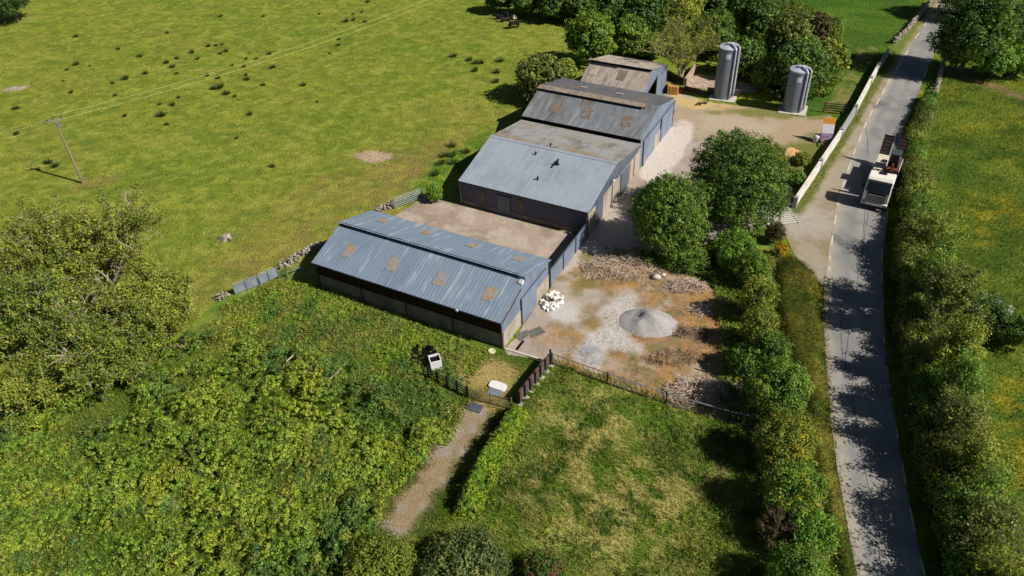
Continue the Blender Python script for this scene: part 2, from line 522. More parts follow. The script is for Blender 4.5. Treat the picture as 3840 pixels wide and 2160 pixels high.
def pen_col(x, y):
    c = np.tile(np.array(lin(172, 154, 138)), (len(x), 1))
    c = mixc(c, lin(150, 132, 116), .8 * sstep(.45, .62, fbm(x, y, 2.4, 4, 61)))
    c = mixc(c, lin(190, 176, 160), .7 * sstep(.5, .66, fbm(x, y, 1.1, 4, 62)))
    ed = polydist(B2((-19.1, 8.9), (0, 8.9), (0, 17.5), (-19.1, 17.5)), x, y)
    c = mixc(c, lin(128, 118, 70), .8 * sstep(.5, .0, ed + .9 * (fbm(x, y, .7, 3, 8) - .4)))
    return c
sheet('concrete_yard', B2((-19.3, 8.7), (0.1, 8.7), (0.1, 17.7), (-15, 17.7), (-18.9, 17.2), (-19.6, 12)), .045, mat_yard, .35, .12, pen_col)

# rough ground on the near side
C_ROUGH = lin(84, 104, 34)
def rough_col(x, y):
    c = np.tile(np.array(lin(108, 132, 44)), (len(x), 1))
    c = mixc(c, lin(152, 152, 74), .5 * sstep(.47, .6, fbm(x, y, 1.5, 5, 71)))
    c = mixc(c, lin(66, 92, 24), .8 * sstep(.5, .62, fbm(x, y, 2.3, 4, 72)))
    # bleached grass in the lower paddock
    st = np.maximum(blob(x, y, (2330, 1900), 6, 5, 0, 1.2, .6, 31, 2.2), blob(x, y, (2200, 1650), 4, 5, 0, 1.2, .6, 32, 2))
    c = mixc(c, lin(194, 180, 112), .85 * st * sstep(.42, .58, fbm(x, y, .9, 4, 73)))
    # darker green ground beneath the brambles
    c = mixc(c, lin(58, 86, 22), .8 * blob(x, y, (700, 1750), 22, 12, 0, .6, .3, 34, 3))
    # trodden track
    tr = P2([(1795, 1545), (1730, 1640), (1640, 1760), (1560, 1880), (1500, 1960)])
    t = sstep(1.5, .7, polydist(tr, x, y, False) + 1.2 * (fbm(x, y, 1.1, 4, 35) - .5))
    c = mixc(c, lin(158, 136, 106), .95 * t)
    c = mixc(c, lin(160, 150, 140), .8 * t * sstep(.48, .6, fbm(x, y, .6, 5, 36)))
    for px, r in (((1790, 1400), 1.6), ((1880, 1400), 1.4), ((1850, 1500), 1.2)):
        c = mixc(c, lin(180, 154, 100), .8 * blob(x, y, px, r, r * 1.2, .3, .9, .6, 37))
    return c
ROUGH = [(-500, 1560), (-200, 1480), (300, 1420), (640, 1300), (805, 1135), (890, 1098), (1050, 1015), (1130, 985), (1199, 1075), (1893, 1308), (2070, 1368), (2490, 1518), (2700, 1586), (2770, 1500), (2690, 1320), (2685, 1110),
         (2560, 1045), (2560, 960), (2700, 900), (2895, 850), (2990, 965), (3060, 1075), (3096, 1200), (3092, 1307), (3104, 1495), (3128, 1680), (3158, 1870), (3184, 2012), (3214, 2160), (3265, 2400), (-800, 2500)]
sheet('rough_ground', P2(ROUGH), .015, M('rough_turf', vcol=True, rough=.95, spec=.1, vary=[(9, .3, (1, 1, 1)), (2, .15, (1, 1, 1))], bump=(9, .9, .12)), .45, .15, rough_col)

# road markings
paint = M('road_paint', lin(214, 206, 188), [('noise', lin(160, 154, 146), 6, (1, 1, 1), .45, .65, .7)], rough=.7)
def along(pl, step):
    pts = [Vector((x, y, 0)) for x, y in pl]
    out, acc = [], 0
    for a, b in zip(pts, pts[1:]):
        L = (b - a).length
        t = 0
        while t < L:
            out.append((a + (b - a) * t / L, (b - a).normalized()))
            t += step
    return out
def dashes(px0s, wdt, cat):
    for i, (a, b) in enumerate(px0s):
        p, q = g(*a), g(*b)
        d = (q - p).normalized(); s = Vector((-d.y, d.x, 0)) * wdt / 2
        mb = MB().face([p - s + Vector((0, 0, .056)), p + s + Vector((0, 0, .056)), q + s + Vector((0, 0, .056)), q - s + Vector((0, 0, .056))])
        o = mb.build('road_marking', paint)
        tag(o, kind='structure')
c3 = lambda x, y: (2500 + x / 1.811, y / 1.811)
cA = lambda x, y: (2700 + x / 1.811, 700 + y / 1.811)
cB = lambda x, y: (2600 + x / 1.685, 1300 + y / 1.685)
dl = [(c3(1815, 75), c3(1800, 105)), (c3(1770, 140), c3(1745, 180)), (c3(1715, 225), c3(1685, 265)), (c3(1640, 345), c3(1615, 385)), (c3(1590, 420), c3(1560, 470)), (c3(1528, 530), c3(1500, 570)), (c3(1482, 602), c3(1460, 645)), (c3(1445, 672), c3(1420, 715)),
      (c3(1397, 750), c3(1378, 790)), (c3(1356, 832), c3(1340, 872)), (c3(1322, 920), c3(1303, 965)), (c3(1284, 1012), c3(1267, 1048)), (c3(1248, 1110), c3(1230, 1160)), (c3(1210, 1232), c3(1196, 1275)), (c3(1174, 1345), c3(1160, 1395)),
      (cA(788, 195), cA(776, 260)), (cA(764, 335), cA(757, 400)), (cA(749, 470), cA(746, 500)), (cA(744, 545), cA(742, 575))]
dr = [(c3(1772, 470), c3(1745, 530)), (c3(1600, 860), c3(1580, 940)), (cA(1100, 420), cA(1097, 500)), (cA(1098, 585), cA(1096, 660)), (cA(1112, 1030), cA(1117, 1070)), (cA(1124, 1150), cA(1136, 1240)), (cA(1150, 1350), cA(1165, 1440)),
      (cB(1212, 50), cB(1222, 130)), (cB(1238, 260), cB(1252, 340)), (cB(1275, 490), cB(1292, 590)), (cB(1318, 740), cB(1342, 880)), (cB(1368, 1020), cB(1396, 1170)), (cB(1438, 1350), cB(1460, 1445))]
dashes(dl, .15, 'l'); dashes(dr, .13, 'r')
# tarred seams
tar = M('tar_seam', lin(70, 70, 72), rough=.6)
for pl in ([cA(985, 160), cA(968, 380), cA(940, 560), cA(925, 700)], [cA(1010, 160), cA(985, 300), cA(962, 480)], [cA(885, 900), cA(860, 1100), cA(840, 1300)], [cA(815, 900), cA(825, 1050), cA(832, 1180)],
           [cB(1000, 300), cB(1040, 560), cB(1110, 900), cB(1150, 1150), cB(1195, 1440)], [c3(1350, 860), c3(1362, 960), c3(1365, 1060)]):
    mb = MB()
    pp = [g(*p) for p in pl]
    q = [pp[0]]
    for a, b in zip(pp, pp[1:]):
        for k in range(1, 7): q.append(a + (b - a) * k / 6 + Vector((random.gauss(0, .03), 0, 0)))
    for a, b in zip(q, q[1:]):
        d = (b - a).normalized(); s = Vector((-d.y, d.x, 0)) * .022; e = d * .01
        mb.face([a - s - e + Vector((0, 0, .0545)), a + s - e + Vector((0, 0, .0545)), b + s + Vector((0, 0, .0545)), b - s + Vector((0, 0, .0545))])
    tag(mb.build('tar_seam', tar), kind='structure')
# ================================================================== BUILDINGS
m_roof_blue = M('roof_blue_grey_steel', lin(126, 141, 157), [
    ('noise', lin(164, 178, 190), 1.0, (2.2, .16, 1), .54, .68, .8),
    ('noise', lin(104, 122, 142), .5, (1, .3, 1), .5, .7, .6)], rough=.5, spec=.4, vary=[(3, .06, (4, .4, 1))])
m_roof_pale = M('roof_pale_steel', lin(156, 165, 176), [
    ('noise', lin(134, 143, 154), .35, (1, .6, 1), .45, .65, .7), ('noise', lin(164, 170, 178), 1.2, (2, .12, 1), .5, .68, .5)], rough=.48, spec=.4, vary=[(2, .05, (3, .3, 1))])
m_roof_moss = M('roof_lichened_steel', lin(154, 154, 152), [
    ('noise', lin(142, 118, 76), .5, (.5, .9, 1), .46, .66, .7), ('noise', lin(104, 96, 84), .7, (1, .5, 1), .5, .66, .7), ('noise', lin(158, 160, 164), 1.4, (2, .2, 1), .55, .7, .6)], rough=.75, vary=[(4, .12, (3, .4, 1))])
m_roof_grey = M('roof_weathered_steel', lin(118, 122, 126), [
    ('noise', lin(146, 152, 158), .9, (1.6, .14, 1), .48, .64, .7), ('noise', lin(106, 96, 86), .5, (1, .4, 1), .5, .66, .75), ('noise', lin(84, 82, 80), 1.1, (1.5, .2, 1), .54, .68, .6)], rough=.65, vary=[(4, .1, (3, .3, 1))])
m_roof_dark = M('roof_dark_steel', lin(98, 100, 106), [('noise', lin(122, 108, 92), .5, (1, .6, 1), .48, .64, .7), ('noise', lin(78, 80, 84), 1.1, (1.5, .2, 1), .5, .66, .6)], rough=.65, vary=[(4, .1, (3, .3, 1))])
m_roof_fibre = M('roof_fibre_cement', lin(166, 156, 146), [('noise', lin(140, 124, 106), .8, (2, .25, 1), .45, .62, .75), ('noise', lin(182, 172, 156), 1.5, (2, .3, 1), .5, .64, .6), ('noise', lin(110, 98, 84), .7, (1, 1, 1), .58, .7, .6)], rough=.9, vary=[(5, .12, (3, .5, 1))])
m_rust = M('rooflight_rusty', lin(158, 142, 126), [('noise', lin(144, 116, 82), 2.2, (1, 1, 1), .44, .62, .8), ('noise', lin(180, 166, 148), 3, (3, .4, 1), .54, .66, .6), ('noise', lin(132, 142, 152), 1.7, (1, 1, 1), .53, .6, .8)], rough=.8)
m_rust2 = M('rooflight_brown', lin(128, 112, 98), [('noise', lin(110, 92, 74), 2.2, (1, 1, 1), .42, .6, .85), ('noise', lin(150, 140, 130), 3, (3, .4, 1), .54, .66, .5), ('noise', lin(126, 128, 130), 1.9, (1, 1, 1), .53, .6, .8)], rough=.8)
m_void = M('black_and_gap_shade', lin(26, 22, 20), rough=.95, spec=.05)  # near-black for timber and plastic, and shade painted into gaps and openings
m_board = M('brown_boarding', lin(60, 40, 28), [('noise', lin(38, 28, 24), 3, (4, 4, .3), .45, .6, .8)], rough=.9, spec=.1)
m_conc = M('cast_concrete', lin(178, 168, 154), [('noise', lin(152, 138, 120), .8, (1, 1, .7), .48, .64, .75), ('noise', lin(124, 112, 96), .7, (2, 2, .25), .54, .68, .7)], rough=.9, vary=[(6, .1, (1, 1, 1))], bump=(9, .3, .03))
m_conc_dk = M('stained_concrete', lin(126, 118, 106), [('noise', lin(96, 92, 84), .8, (1, 1, .4), .45, .62, .8), ('noise', lin(84, 92, 66), .6, (1, 1, .6), .54, .7, .6)], rough=.95, vary=[(6, .14, (1, 1, 1))], bump=(9, .4, .03))
m_door = M('grey_blue_door_steel', lin(122, 136, 156), [('noise', lin(104, 116, 134), .7, (1, 1, .4), .45, .65, .7), ('noise', lin(150, 140, 128), 2, (3, 3, .3), .6, .72, .5)], rough=.5, spec=.4)
m_door_dk = M('slate_door_steel', lin(92, 102, 116), [('noise', lin(76, 84, 96), .8, (1, 1, .4), .45, .65, .7)], rough=.5, spec=.4)
m_clad = M('navy_cladding', lin(62, 70, 92), [('noise', lin(48, 56, 76), .5, (1, 1, .3), .45, .65, .8)], rough=.5, spec=.4)
m_steel = M('galvanised_steel', lin(150, 154, 158), [('noise', lin(120, 122, 124), 5, (1, 1, 1), .45, .62, .7)], rough=.5, metal=.3)
m_dkpost = M('dark_steel', lin(52, 46, 46), [('noise', lin(84, 56, 40), 4, (1, 1, .4), .52, .66, .7)], rough=.7)
m_white = M('white_plastic', lin(226, 224, 220), rough=.6, vary=[(4, .08, (1, 1, 1))])
m_trim = M('brown_trim', lin(96, 66, 56), rough=.7)
m_gutter = M('dark_gutter', lin(46, 48, 54), rough=.6)
m_frame = M('ochre_frame', lin(120, 104, 76), rough=.8)
m_glass = M('dark_glass', lin(30, 34, 40), rough=.15, spec=.6)

def corr(x0, x1, prof, pitch=.32, h=.032, wfrac=.3, thick=.03, step=None):
    """profiled roof sheeting: ribs run along the slope; prof = [(y,z),...] eave to ridge"""
    mb = MB()
    xs = []
    x = x0
    while x < x1 - 1e-6:
        for dx, dh in ((0, 0), (pitch * (1 - wfrac) * .92, 0), (pitch * (1 - wfrac * .75), h), (pitch * (1 - wfrac * .25), h)):
            if x + dx < x1: xs.append((x + dx, dh))
        x += pitch
    xs.append((x1, 0))
    n = len(prof)
    for (xx, dh) in xs:
        for (y, z) in prof: mb.v.append((xx, y, z + dh))
    for i in range(len(xs) - 1):
        for j in range(n - 1):
            a = i * n + j
            mb.f.append((a, a + n, a + n + 1, a + 1))
    # underside closes the sheet
    k = len(mb.v)
    for (y, z) in prof: mb.v += [(x0, y, z - thick), (x1, y, z - thick)]
    for j in range(n - 1):
        a = k + 2 * j
        mb.f.append((a, a + 2, a + 3, a + 1))
    return mb

def patch(x, y, w_, l, a, b, lift=.05):
    """rectangle lying on the slope through a=(y,z), b=(y,z), centred at (x, y), thickness 2 cm"""
    s = (b[1] - a[1]) / (b[0] - a[0])
    z = lambda yy: a[1] + (yy - a[0]) * s + lift
    y0, y1 = y - l / 2, y + l / 2
    return MB().hexa([(x - w_ / 2, y0, z(y0) - .03), (x + w_ / 2, y0, z(y0) - .03), (x + w_ / 2, y1, z(y1) - .03), (x - w_ / 2, y1, z(y1) - .03)],
                     [(x - w_ / 2, y0, z(y0)), (x + w_ / 2, y0, z(y0)), (x + w_ / 2, y1, z(y1)), (x - w_ / 2, y1, z(y1))])

def gable(x0, x1, pts):
    """wall slab between x0 and x1 with outline pts (y,z)"""
    mb = MB()
    k = len(pts)
    mb.v += [(x0, y, z) for y, z in pts] + [(x1, y, z) for y, z in pts]
    mb.f += [tuple(range(k)), tuple(range(k, 2 * k))[::-1]]
    for i in range(k):
        j = (i + 1) % k
        mb.f.append((i, j, k + j, k + i))
    return mb

# ---- near shed: stepped ridge vent, blue-grey roof
sh = empty('livestock_shed', O, YB, 'low shed nearest the camera with blue-grey roof, long black ridge gap and boarded front', 'shed')
LX = -19.15
corr(LX - .15, .14, [(-.28, 2.98), (2, 3.68), (4.28, 4.36)], .34, .012).build('near_roof', m_roof_blue, sh)
corr(LX - .15, .14, [(4.02, 4.66), (5.2, 4.29), (5.22, 4.262), (9.02, 3.03)], .34, .012).build('rear_roof', m_roof_blue, sh)
MB().box(LX, 4.2, 4.28, -.55, 4.3, 4.6).build('ridge_gap_shade', m_void, sh)  # near-black strip standing in for the shade of the open ridge
MB().hexa([(-.55, 4.0, 4.33), (.13, 4.0, 4.33), (.13, 4.35, 4.33), (-.55, 4.35, 4.33)], [(-.55, 4.0, 4.62), (.13, 4.0, 4.62), (.13, 4.35, 4.52), (-.55, 4.35, 4.52)]).build('ridge_end', m_roof_blue, sh)
MB().hexa([(-.42, 3.6, 4.22), (.1, 3.45, 4.17), (.1, 3.85, 4.3), (-.3, 3.9, 4.3)], [(-.4, 3.62, 4.3), (.08, 3.5, 4.26), (.05, 3.85, 4.55), (-.3, 3.9, 4.45)]).build('ridge_flashing', m_white, sh, label='torn white flashing at the ridge end')
for x in (-16.6, -11.8, -6.95, -2.15):
    patch(x, 1.9, .95, 1.35, (-.28, 2.98), (4.28, 4.36)).build('rooflight', m_rust, sh)
    patch(x - .05, 7.32, .95, 1.05, (5.22, 4.262), (9.02, 3.03)).build('rooflight', m_rust, sh)
MB().box(LX, 0, 0, -.001, .18, 1.5).build('concrete_wall', m_conc_dk, sh)
mb = MB()
x = LX + .02
while x < -.2:
    mb.box(x, .05, 1.5, min(x + .17, -.03), .08, 2.9); x += .19
mb.build('boarding', m_board, sh)
MB().box(LX, .14, 1.5, -.03, .18, 2.92).build('inner_shade_wall', m_void, sh)  # near-black sheet paints in the dark behind the boards
for k in range(5):
    xx = LX + .1 + k * 4.74
    MB().box(xx - .06, -.05, 0, xx + .06, -.002, 2.95).build('stanchion', m_dkpost, sh)
MB().box(LX, -.36, 2.9, .12, -.26, 2.99).build('gutter', m_gutter, sh)
MB().tube([(-.05, -.3, 2.9), (-.05, -.2, 2.7), (-.05, -.08, 2.5), (-.05, -.08, 0)], .05).build('downpipe', m_dkpost, sh)
MB().box(-4.1, -.42, 2.86, -3.9, -.28, 3.0).build('gutter_joint', m_white, sh)
# right gable
gable(-.16, 0, [(.18, 0), (3.3, 0), (3.3, 1.62), (.18, 1.62)]).build('gable_wall', m_conc, sh)
gable(-.16, 0, [(6.15, 0), (8.8, 0), (8.8, 1.55), (6.15, 1.55)]).build('gable_wall', m_conc, sh)
gable(-.1, -.03, [(-.1, 1.62), (3.3, 1.62), (3.3, 2.3), (6.15, 2.3), (6.15, 1.55), (8.85, 1.55), (8.85, 3.02), (4.3, 4.5), (4.15, 4.3), (-.1, 3.0)]).build('gable_cladding', m_door, sh)
MB().box(.02, 3.38, .06, .07, 6.1, 2.72).build('sliding_door', m_door, sh)
MB().box(.02, 3.3, 2.74, .1, 8.0, 2.84).build('door_rail', m_door_dk, sh)
MB().box(.0, 3.22, 0, .09, 3.36, 2.74).build('door_post', m_dkpost, sh)
MB().box(.0, 8.68, 0, .09, 8.8, 2.95).build('door_post', m_dkpost, sh)
MB().bar((.16, -.25, 3.0), (.16, 3.2, 4.02), .05, .1).build('barge_trim', m_trim, sh)
# left gable and back wall
gable(LX, LX + .16, [(.18, 0), (8.8, 0), (8.8, 2.98), (4.3, 4.3), (.18, 2.95)]).build('left_gable', m_conc_dk, sh)
MB().box(LX + .16, 8.64, 0, -.16, 8.8, 2.98).build('rear_wall', m_conc_dk, sh)
# concrete apron upstand at the corner
# ---- big barn
bb = empty('big_barn', B(0, 17.6), YB, 'broad barn with smooth pale grey roof and navy front facing the concrete yard', 'barn')
LB = -14.4
corr(LB - .1, .06, [(-.18, 2.9), (2.6, 3.54), (2.62, 3.56), (4.6, 4.02), (4.62, 4.04), (7.0, 4.56)], .9, .01, .08).build('front_roof', m_roof_pale, bb)
corr(LB - .1, .06, [(7.0, 4.56), (9.4, 4.08), (9.42, 4.05), (14.2, 3.12)], .9, .01, .08).build('rear_roof', m_roof_moss, bb)
MB().hexa([(LB - .1, 6.75, 4.52), (.07, 6.75, 4.52), (.07, 7.25, 4.53), (LB - .1, 7.25, 4.53)], [(LB - .1, 6.75, 4.55), (.07, 6.75, 4.55), (.07, 7.0, 4.62), (LB - .1, 7.0, 4.62)]).build('ridge_cap', m_roof_pale, bb)
MB().box(LB, .0, 0, -.2, .16, 2.88).build('front_wall', m_clad, bb)
MB().box(LB, -.05, 0, -.2, -.003, .55).build('plinth', m_conc_dk, bb)
for x0, x1, nm in ((-12.2, -11.5, 'a'), (-7.7, -7.05, 'b')):
    fr = MB()
    z0, z1 = .95, 2.3
    fr.box(x0, -.06, z0, x0 + .08, -.004, z1).box(x1 - .08, -.06, z0, x1, -.004, z1).box(x0 + .08, -.06, z1 - .08, x1 - .08, -.004, z1).box(x0 + .08, -.06, z0, x1 - .08, -.004, z0 + .08)
    f = fr.build('window', m_frame, bb)
    MB().box(x0 + .08, -.03, z0 + .08, x1 - .08, -.01, z1 - .08).build('pane', m_glass, f)
dr_ = MB().box(-10.0, -.09, .03, -8.6, -.02, 2.15).build('door', m_door_dk, bb)
MB().box(-8.85, -.13, 1.0, -8.75, -.092, 1.15).build('handle', m_steel, dr_)
MB().box(-10.15, -.1, 2.17, -8.45, -.02, 2.28).build('lintel', m_door_dk, bb)
MB().box(LB - .1, -.27, 2.8, 0, -.18, 2.89).build('gutter', m_gutter, bb)
MB().tube([(LB + .02, -.22, 2.8), (LB + .02, -.1, 2.5), (LB + .02, -.08, .1)], .05).build('downpipe', m_steel, bb)
for x, y, s in ((-3.6, -.25, .3), (-4.4, -.2, .18), (-6.5, -.3, .2)):
    pass
# gable end
gp = [(.0, 0), (1.95, 0), (1.95, 2.5), (.0, 2.5)]
gable(-.2, 0, [(0, 0), (1.7, 0), (1.7, 2.6), (0, 2.6)]).build('gable_wall', m_conc, bb)
gable(-.2, -.02, [(3.75, 0), (8.6, 0), (8.6, 2.55), (3.75, 2.55)]).build('gable_wall', m_conc, bb)
gable(-.2, 0, [(11.0, 0), (14.2, 0), (14.2, 2.6), (11.0, 2.6)]).build('gable_wall', m_conc, bb)
gable(-.12, -.03, [(-.1, 2.6), (1.7, 2.6), (1.7, 2.5), (3.75, 2.5), (3.75, 2.55), (8.6, 2.55), (8.6, 2.5), (11, 2.5), (11, 2.6), (14.2, 2.6), (14.2, 3.1), (7, 4.52), (-.1, 2.92)]).build('gable_cladding', m_door_dk, bb)
MB().box(-.08, 1.75, .05, -.03, 3.7, 2.5).build('sliding_door', m_door_dk, bb)
MB().box(.03, 8.4, .06, .08, 10.9, 2.62).build('sliding_door', m_door_dk, bb)
MB().box(.02, 7.4, 2.66, .13, 13.4, 2.76).build('door_rail', m_steel, bb)
for y in (6.1, 8.5, 12.4): MB().box(-.01, y - .06, 0, .05, y + .06, 2.52).build('stanchion', m_conc_dk, bb)
lm = MB().tube([(0, 5.6, 3.3), (.25, 5.6, 3.35)], .03).build('flood_lamp', m_dkpost, bb)
MB().lathe([(.05, 3.2), (.14, 3.25), (.15, 3.4), (.06, 3.48)], 12, (.32, 5.6)).build('lamp_head', m_white, lm)
gable(LB, LB + .16, [(.16, 0), (14.0, 0), (14.0, 3.06), (7, 4.48), (.16, 2.88)]).build('left_gable', m_clad, bb)
# ---- tall barn behind
tb = empty('tall_barn', B(0, 31.85), YB, 'taller barn behind the broad one with weathered grey roof and capped ridge', 'barn')
corr(LB - .05, .08, [(-.12, 3.62), (2, 4.32), (4.3, 5.06)], .34, .012).build('front_roof', m_roof_grey, tb)
corr(LB + .1, .06, [(4.85, 5.36), (7.5, 4.6), (11.0, 3.7)], .34, .012).build('rear_roof', m_roof_dark, tb)
MB().hexa([(LB - .05, 3.98, 5.28), (-1.3, 3.98, 5.28), (-1.3, 4.85, 5.36), (LB - .05, 4.85, 5.36)], [(LB - .05, 3.98, 5.33), (-1.3, 3.98, 5.33), (-1.3, 4.85, 5.43), (LB - .05, 4.85, 5.43)]).build('ridge_cap', M('ridge_cap_brown', lin(150, 136, 120), [('noise', lin(118, 106, 94), 1.5, (1, 1, 1), .45, .62, .8)], rough=.85), tb)
MB().box(LB + .1, 4.22, 5.0, -1.3, 4.3, 5.27).build('ridge_gap_shade', m_void, tb)  # shade under the ridge cap put in as a near-black strip
MB().hexa([(-1.3, 4.3, 5.03), (.06, 4.3, 5.03), (.06, 4.9, 5.2), (-1.3, 4.9, 5.2)], [(-1.3, 4.3, 5.07), (.06, 4.3, 5.07), (.06, 4.9, 5.4), (-1.3, 4.9, 5.4)]).build('ridge_end', m_roof_grey, tb)
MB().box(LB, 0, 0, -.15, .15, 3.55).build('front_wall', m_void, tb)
for x in (-11.0, -7.2, -2.35): patch(x, 2.05, 1.1, 1.55, (-.12, 3.62), (4.3, 5.06)).build('rooflight', m_rust2, tb)
for x in (-10.2, -5.6): patch(x, 7.9, .9, .8, (7.5, 4.6), (11.0, 3.7)).build('rooflight', m_rust, tb)
gable(-.12, -.02, [(0, 0), (11, 0), (11, 3.66), (4.85, 5.3), (4.3, 5.02), (0, 3.58)]).build('gable_cladding', m_door, tb)
gable(-.02, .03, [(4.6, .0), (6.6, .0), (6.6, 1.7), (4.6, 1.7)]).build('gable_wall', m_conc, tb)
MB().box(.04, .9, .05, .09, 4.6, 3.0).build('sliding_door', m_door, tb)
MB().box(.04, 6.7, .05, .09, 10.8, 3.05).build('sliding_door', m_door, tb)
MB().box(.03, .6, 3.08, .12, 10.9, 3.17).build('door_rail', m_door_dk, tb)
for y in (.8, 6.65, 10.95): MB().box(-.01, y - .05, 0, .1, y + .05, 3.05).build('stanchion', m_dkpost, tb)
gable(LB, LB + .15, [(.15, 0), (11, 0), (11, 3.66), (4.7, 5.1), (.15, 3.55)]).build('left_gable', m_door_dk, tb)
MB().box(LB + .15, 10.85, 0, -.15, 11, 3.6).build('rear_wall', m_door_dk, tb)
# ---- far shed
fs = empty('far_shed', B(-3.95, 43.4), YB, 'farthest shed with brownish fibre-cement roof and dark open doorway in its end', 'shed')
LF = -8.2
corr(LF, .1, [(-.2, 3.5), (2.75, 5.0)], .25, .02, .5).build('front_roof', m_roof_fibre, fs)
corr(LF, .1, [(2.45, 5.28), (8.9, 3.45)], .25, .02, .5).build('rear_roof', m_roof_fibre, fs)
MB().box(LF + .1, 2.62, 4.95, -.35, 2.74, 5.2).build('ridge_gap_shade', m_void, fs)  # near-black strip paints the shade in this ridge opening
MB().hexa([(LF - .05, 2.3, 5.3), (-3.9, 2.3, 5.3), (-3.9, 2.9, 5.22), (LF - .05, 2.9, 5.22)], [(LF - .05, 2.3, 5.35), (-3.9, 2.3, 5.35), (-3.9, 2.9, 5.27), (LF - .05, 2.9, 5.27)]).build('ridge_cap', m_roof_fibre, fs)
for x, mm in ((-7.2, m_conc), (-3.4, m_rust2)): patch(x, 1.45, .95, 1.3, (-.2, 3.5), (2.75, 5.0), .07).build('rooflight', mm, fs)
patch(-3.6, 6.2, 1.4, .8, (2.45, 5.28), (8.9, 3.45), .07).build('rooflight', m_rust, fs)
MB().box(LF + .1, 0, 0, -.2, .15, 3.4).build('front_wall', m_conc_dk, fs)
MB().box(LF + .1, 8.6, 0, -.2, 8.75, 3.4).build('rear_wall', m_conc_dk, fs)
gable(-.14, 0, [(0, 0), (1.7, 0), (1.7, 2.9), (4.95, 3.75), (4.95, 0), (8.75, 0), (8.75, 3.4), (2.75, 5.05), (0, 3.48)]).build('gable_cladding', m_door, fs)
MB().box(-2.5, 1.72, .05, -2.4, 4.93, 3.2).build('doorway_shade', m_void, fs)  # near-black panel painting the shade inside the open doorway
MB().bar((.05, 1.5, 2.95), (.05, 5.1, 3.92), .08, .14).build('door_rail', m_door, fs)
gable(LF + .1, LF + .24, [(.15, 0), (8.6, 0), (8.6, 3.4), (2.6, 5.1), (.15, 3.45)]).build('left_gable', m_conc_dk, fs)
# ================================================================== PLANTS
def unit(v): return v / (np.linalg.norm(v, axis=-1, keepdims=True) + 1e-9)
def depth(X): return float(RM[2] @ (np.array(X) - np.array([0, 0, CAMH])))

def leaves(P, Nrm, size, C, aspect=.6, r=None):
    """diamond leaves: centres P, facing Nrm, length size"""
    r = r or rng
    n = len(P)
    t = unit(np.cross(Nrm, unit(r.normal(size=(n, 3)))))
    b = np.cross(Nrm, t)
    s = np.asarray(size).reshape(-1, 1)
    fold = Nrm * s * .12
    V = np.empty((n, 4, 3))
    V[:, 0] = P - t * s * .5; V[:, 1] = P + b * s * .5 * aspect + fold; V[:, 2] = P + t * s * .5; V[:, 3] = P - b * s * .5 * aspect + fold
    return V.reshape(-1, 3), np.arange(4 * n).reshape(n, 4), np.repeat(C, 4, axis=0)

def clump_leaves(ctr, rc, nl, lsize, pal, r, cc=None, flat=.75, up=.25, cw=None, outw=.5):
    """leaf positions for clumps at ctr (k,3) of radius rc (k,)"""
    k = len(ctr)
    d = unit(r.normal(size=(k, nl, 3))) * (r.random((k, nl, 1)) ** .45)
    d[..., 2] *= flat
    P = ctr[:, None] + d * rc[:, None, None]
    o = unit(ctr - cc)[:, None] if cc is not None else np.array([0, 0, 1.])
    Nn = unit(1.0 * unit(d) + outw * o + np.array([0, 0, up]) + .42 * r.normal(size=(k, nl, 3)))
    pal = np.array(pal)
    if cw is None: cw = r.random(k)
    idx = cw * (len(pal) - 1); i0 = np.clip(idx.astype(int), 0, len(pal) - 2); f = (idx - i0)[:, None]
    base = pal[i0] * (1 - f) + pal[i0 + 1] * f
    C = base[:, None] * (1 + .22 * r.normal(size=(k, nl, 1))) * (1 + .08 * r.normal(size=(k, nl, 3)))
    C = np.clip(C, .008, .6)
    s = lsize * r.uniform(.7, 1.3, (k, nl))
    return P.reshape(-1, 3), Nn.reshape(-1, 3), s.ravel(), C.reshape(-1, 3)

GREEN_DK = [lin(66, 90, 44), lin(86, 116, 50), lin(106, 136, 56), lin(128, 154, 62)]
GREEN_MID = [lin(80, 112, 46), lin(108, 140, 52), lin(128, 158, 58), lin(150, 172, 66)]
GREEN_YEL = [lin(106, 124, 48), lin(134, 148, 54), lin(154, 164, 62), lin(172, 176, 72)]
GREEN_BRT = [lin(86, 126, 48), lin(108, 150, 52), lin(128, 166, 56), lin(154, 178, 64)]
OLIVE = [lin(88, 102, 52), lin(108, 122, 58), lin(130, 140, 66), lin(152, 158, 76)]
GREYGR = [lin(80, 98, 58), lin(102, 120, 68), lin(122, 138, 76), lin(146, 156, 88)]
BROWNISH = [lin(82, 66, 50), lin(100, 84, 58), lin(90, 96, 50), lin(120, 110, 66)]

m_bark = M('bark', lin(92, 80, 66), [('noise', lin(122, 112, 96), 4, (2, 2, .5), .45, .62, .8)], rough=.95)
m_bark_pale = M('pale_bark', lin(166, 156, 130), [('noise', lin(104, 96, 76), 4, (2, 2, .5), .45, .62, .8)], rough=.95)
m_twig = M('dead_twig', lin(214, 194, 174), [('noise', lin(164, 142, 124), 3, (1, 1, 1), .42, .6, .8)], rough=.95)

def limb_path(a, b, r, sag=.18, n=4):
    a, b = np.array(a), np.array(b)
    L = np.linalg.norm(b - a)
    return [a + (b - a) * t + (r.normal(size=3) * .06 * L + np.array([0, 0, sag * L])) * math.sin(math.pi * t) for t in np.linspace(0, 1, n)]

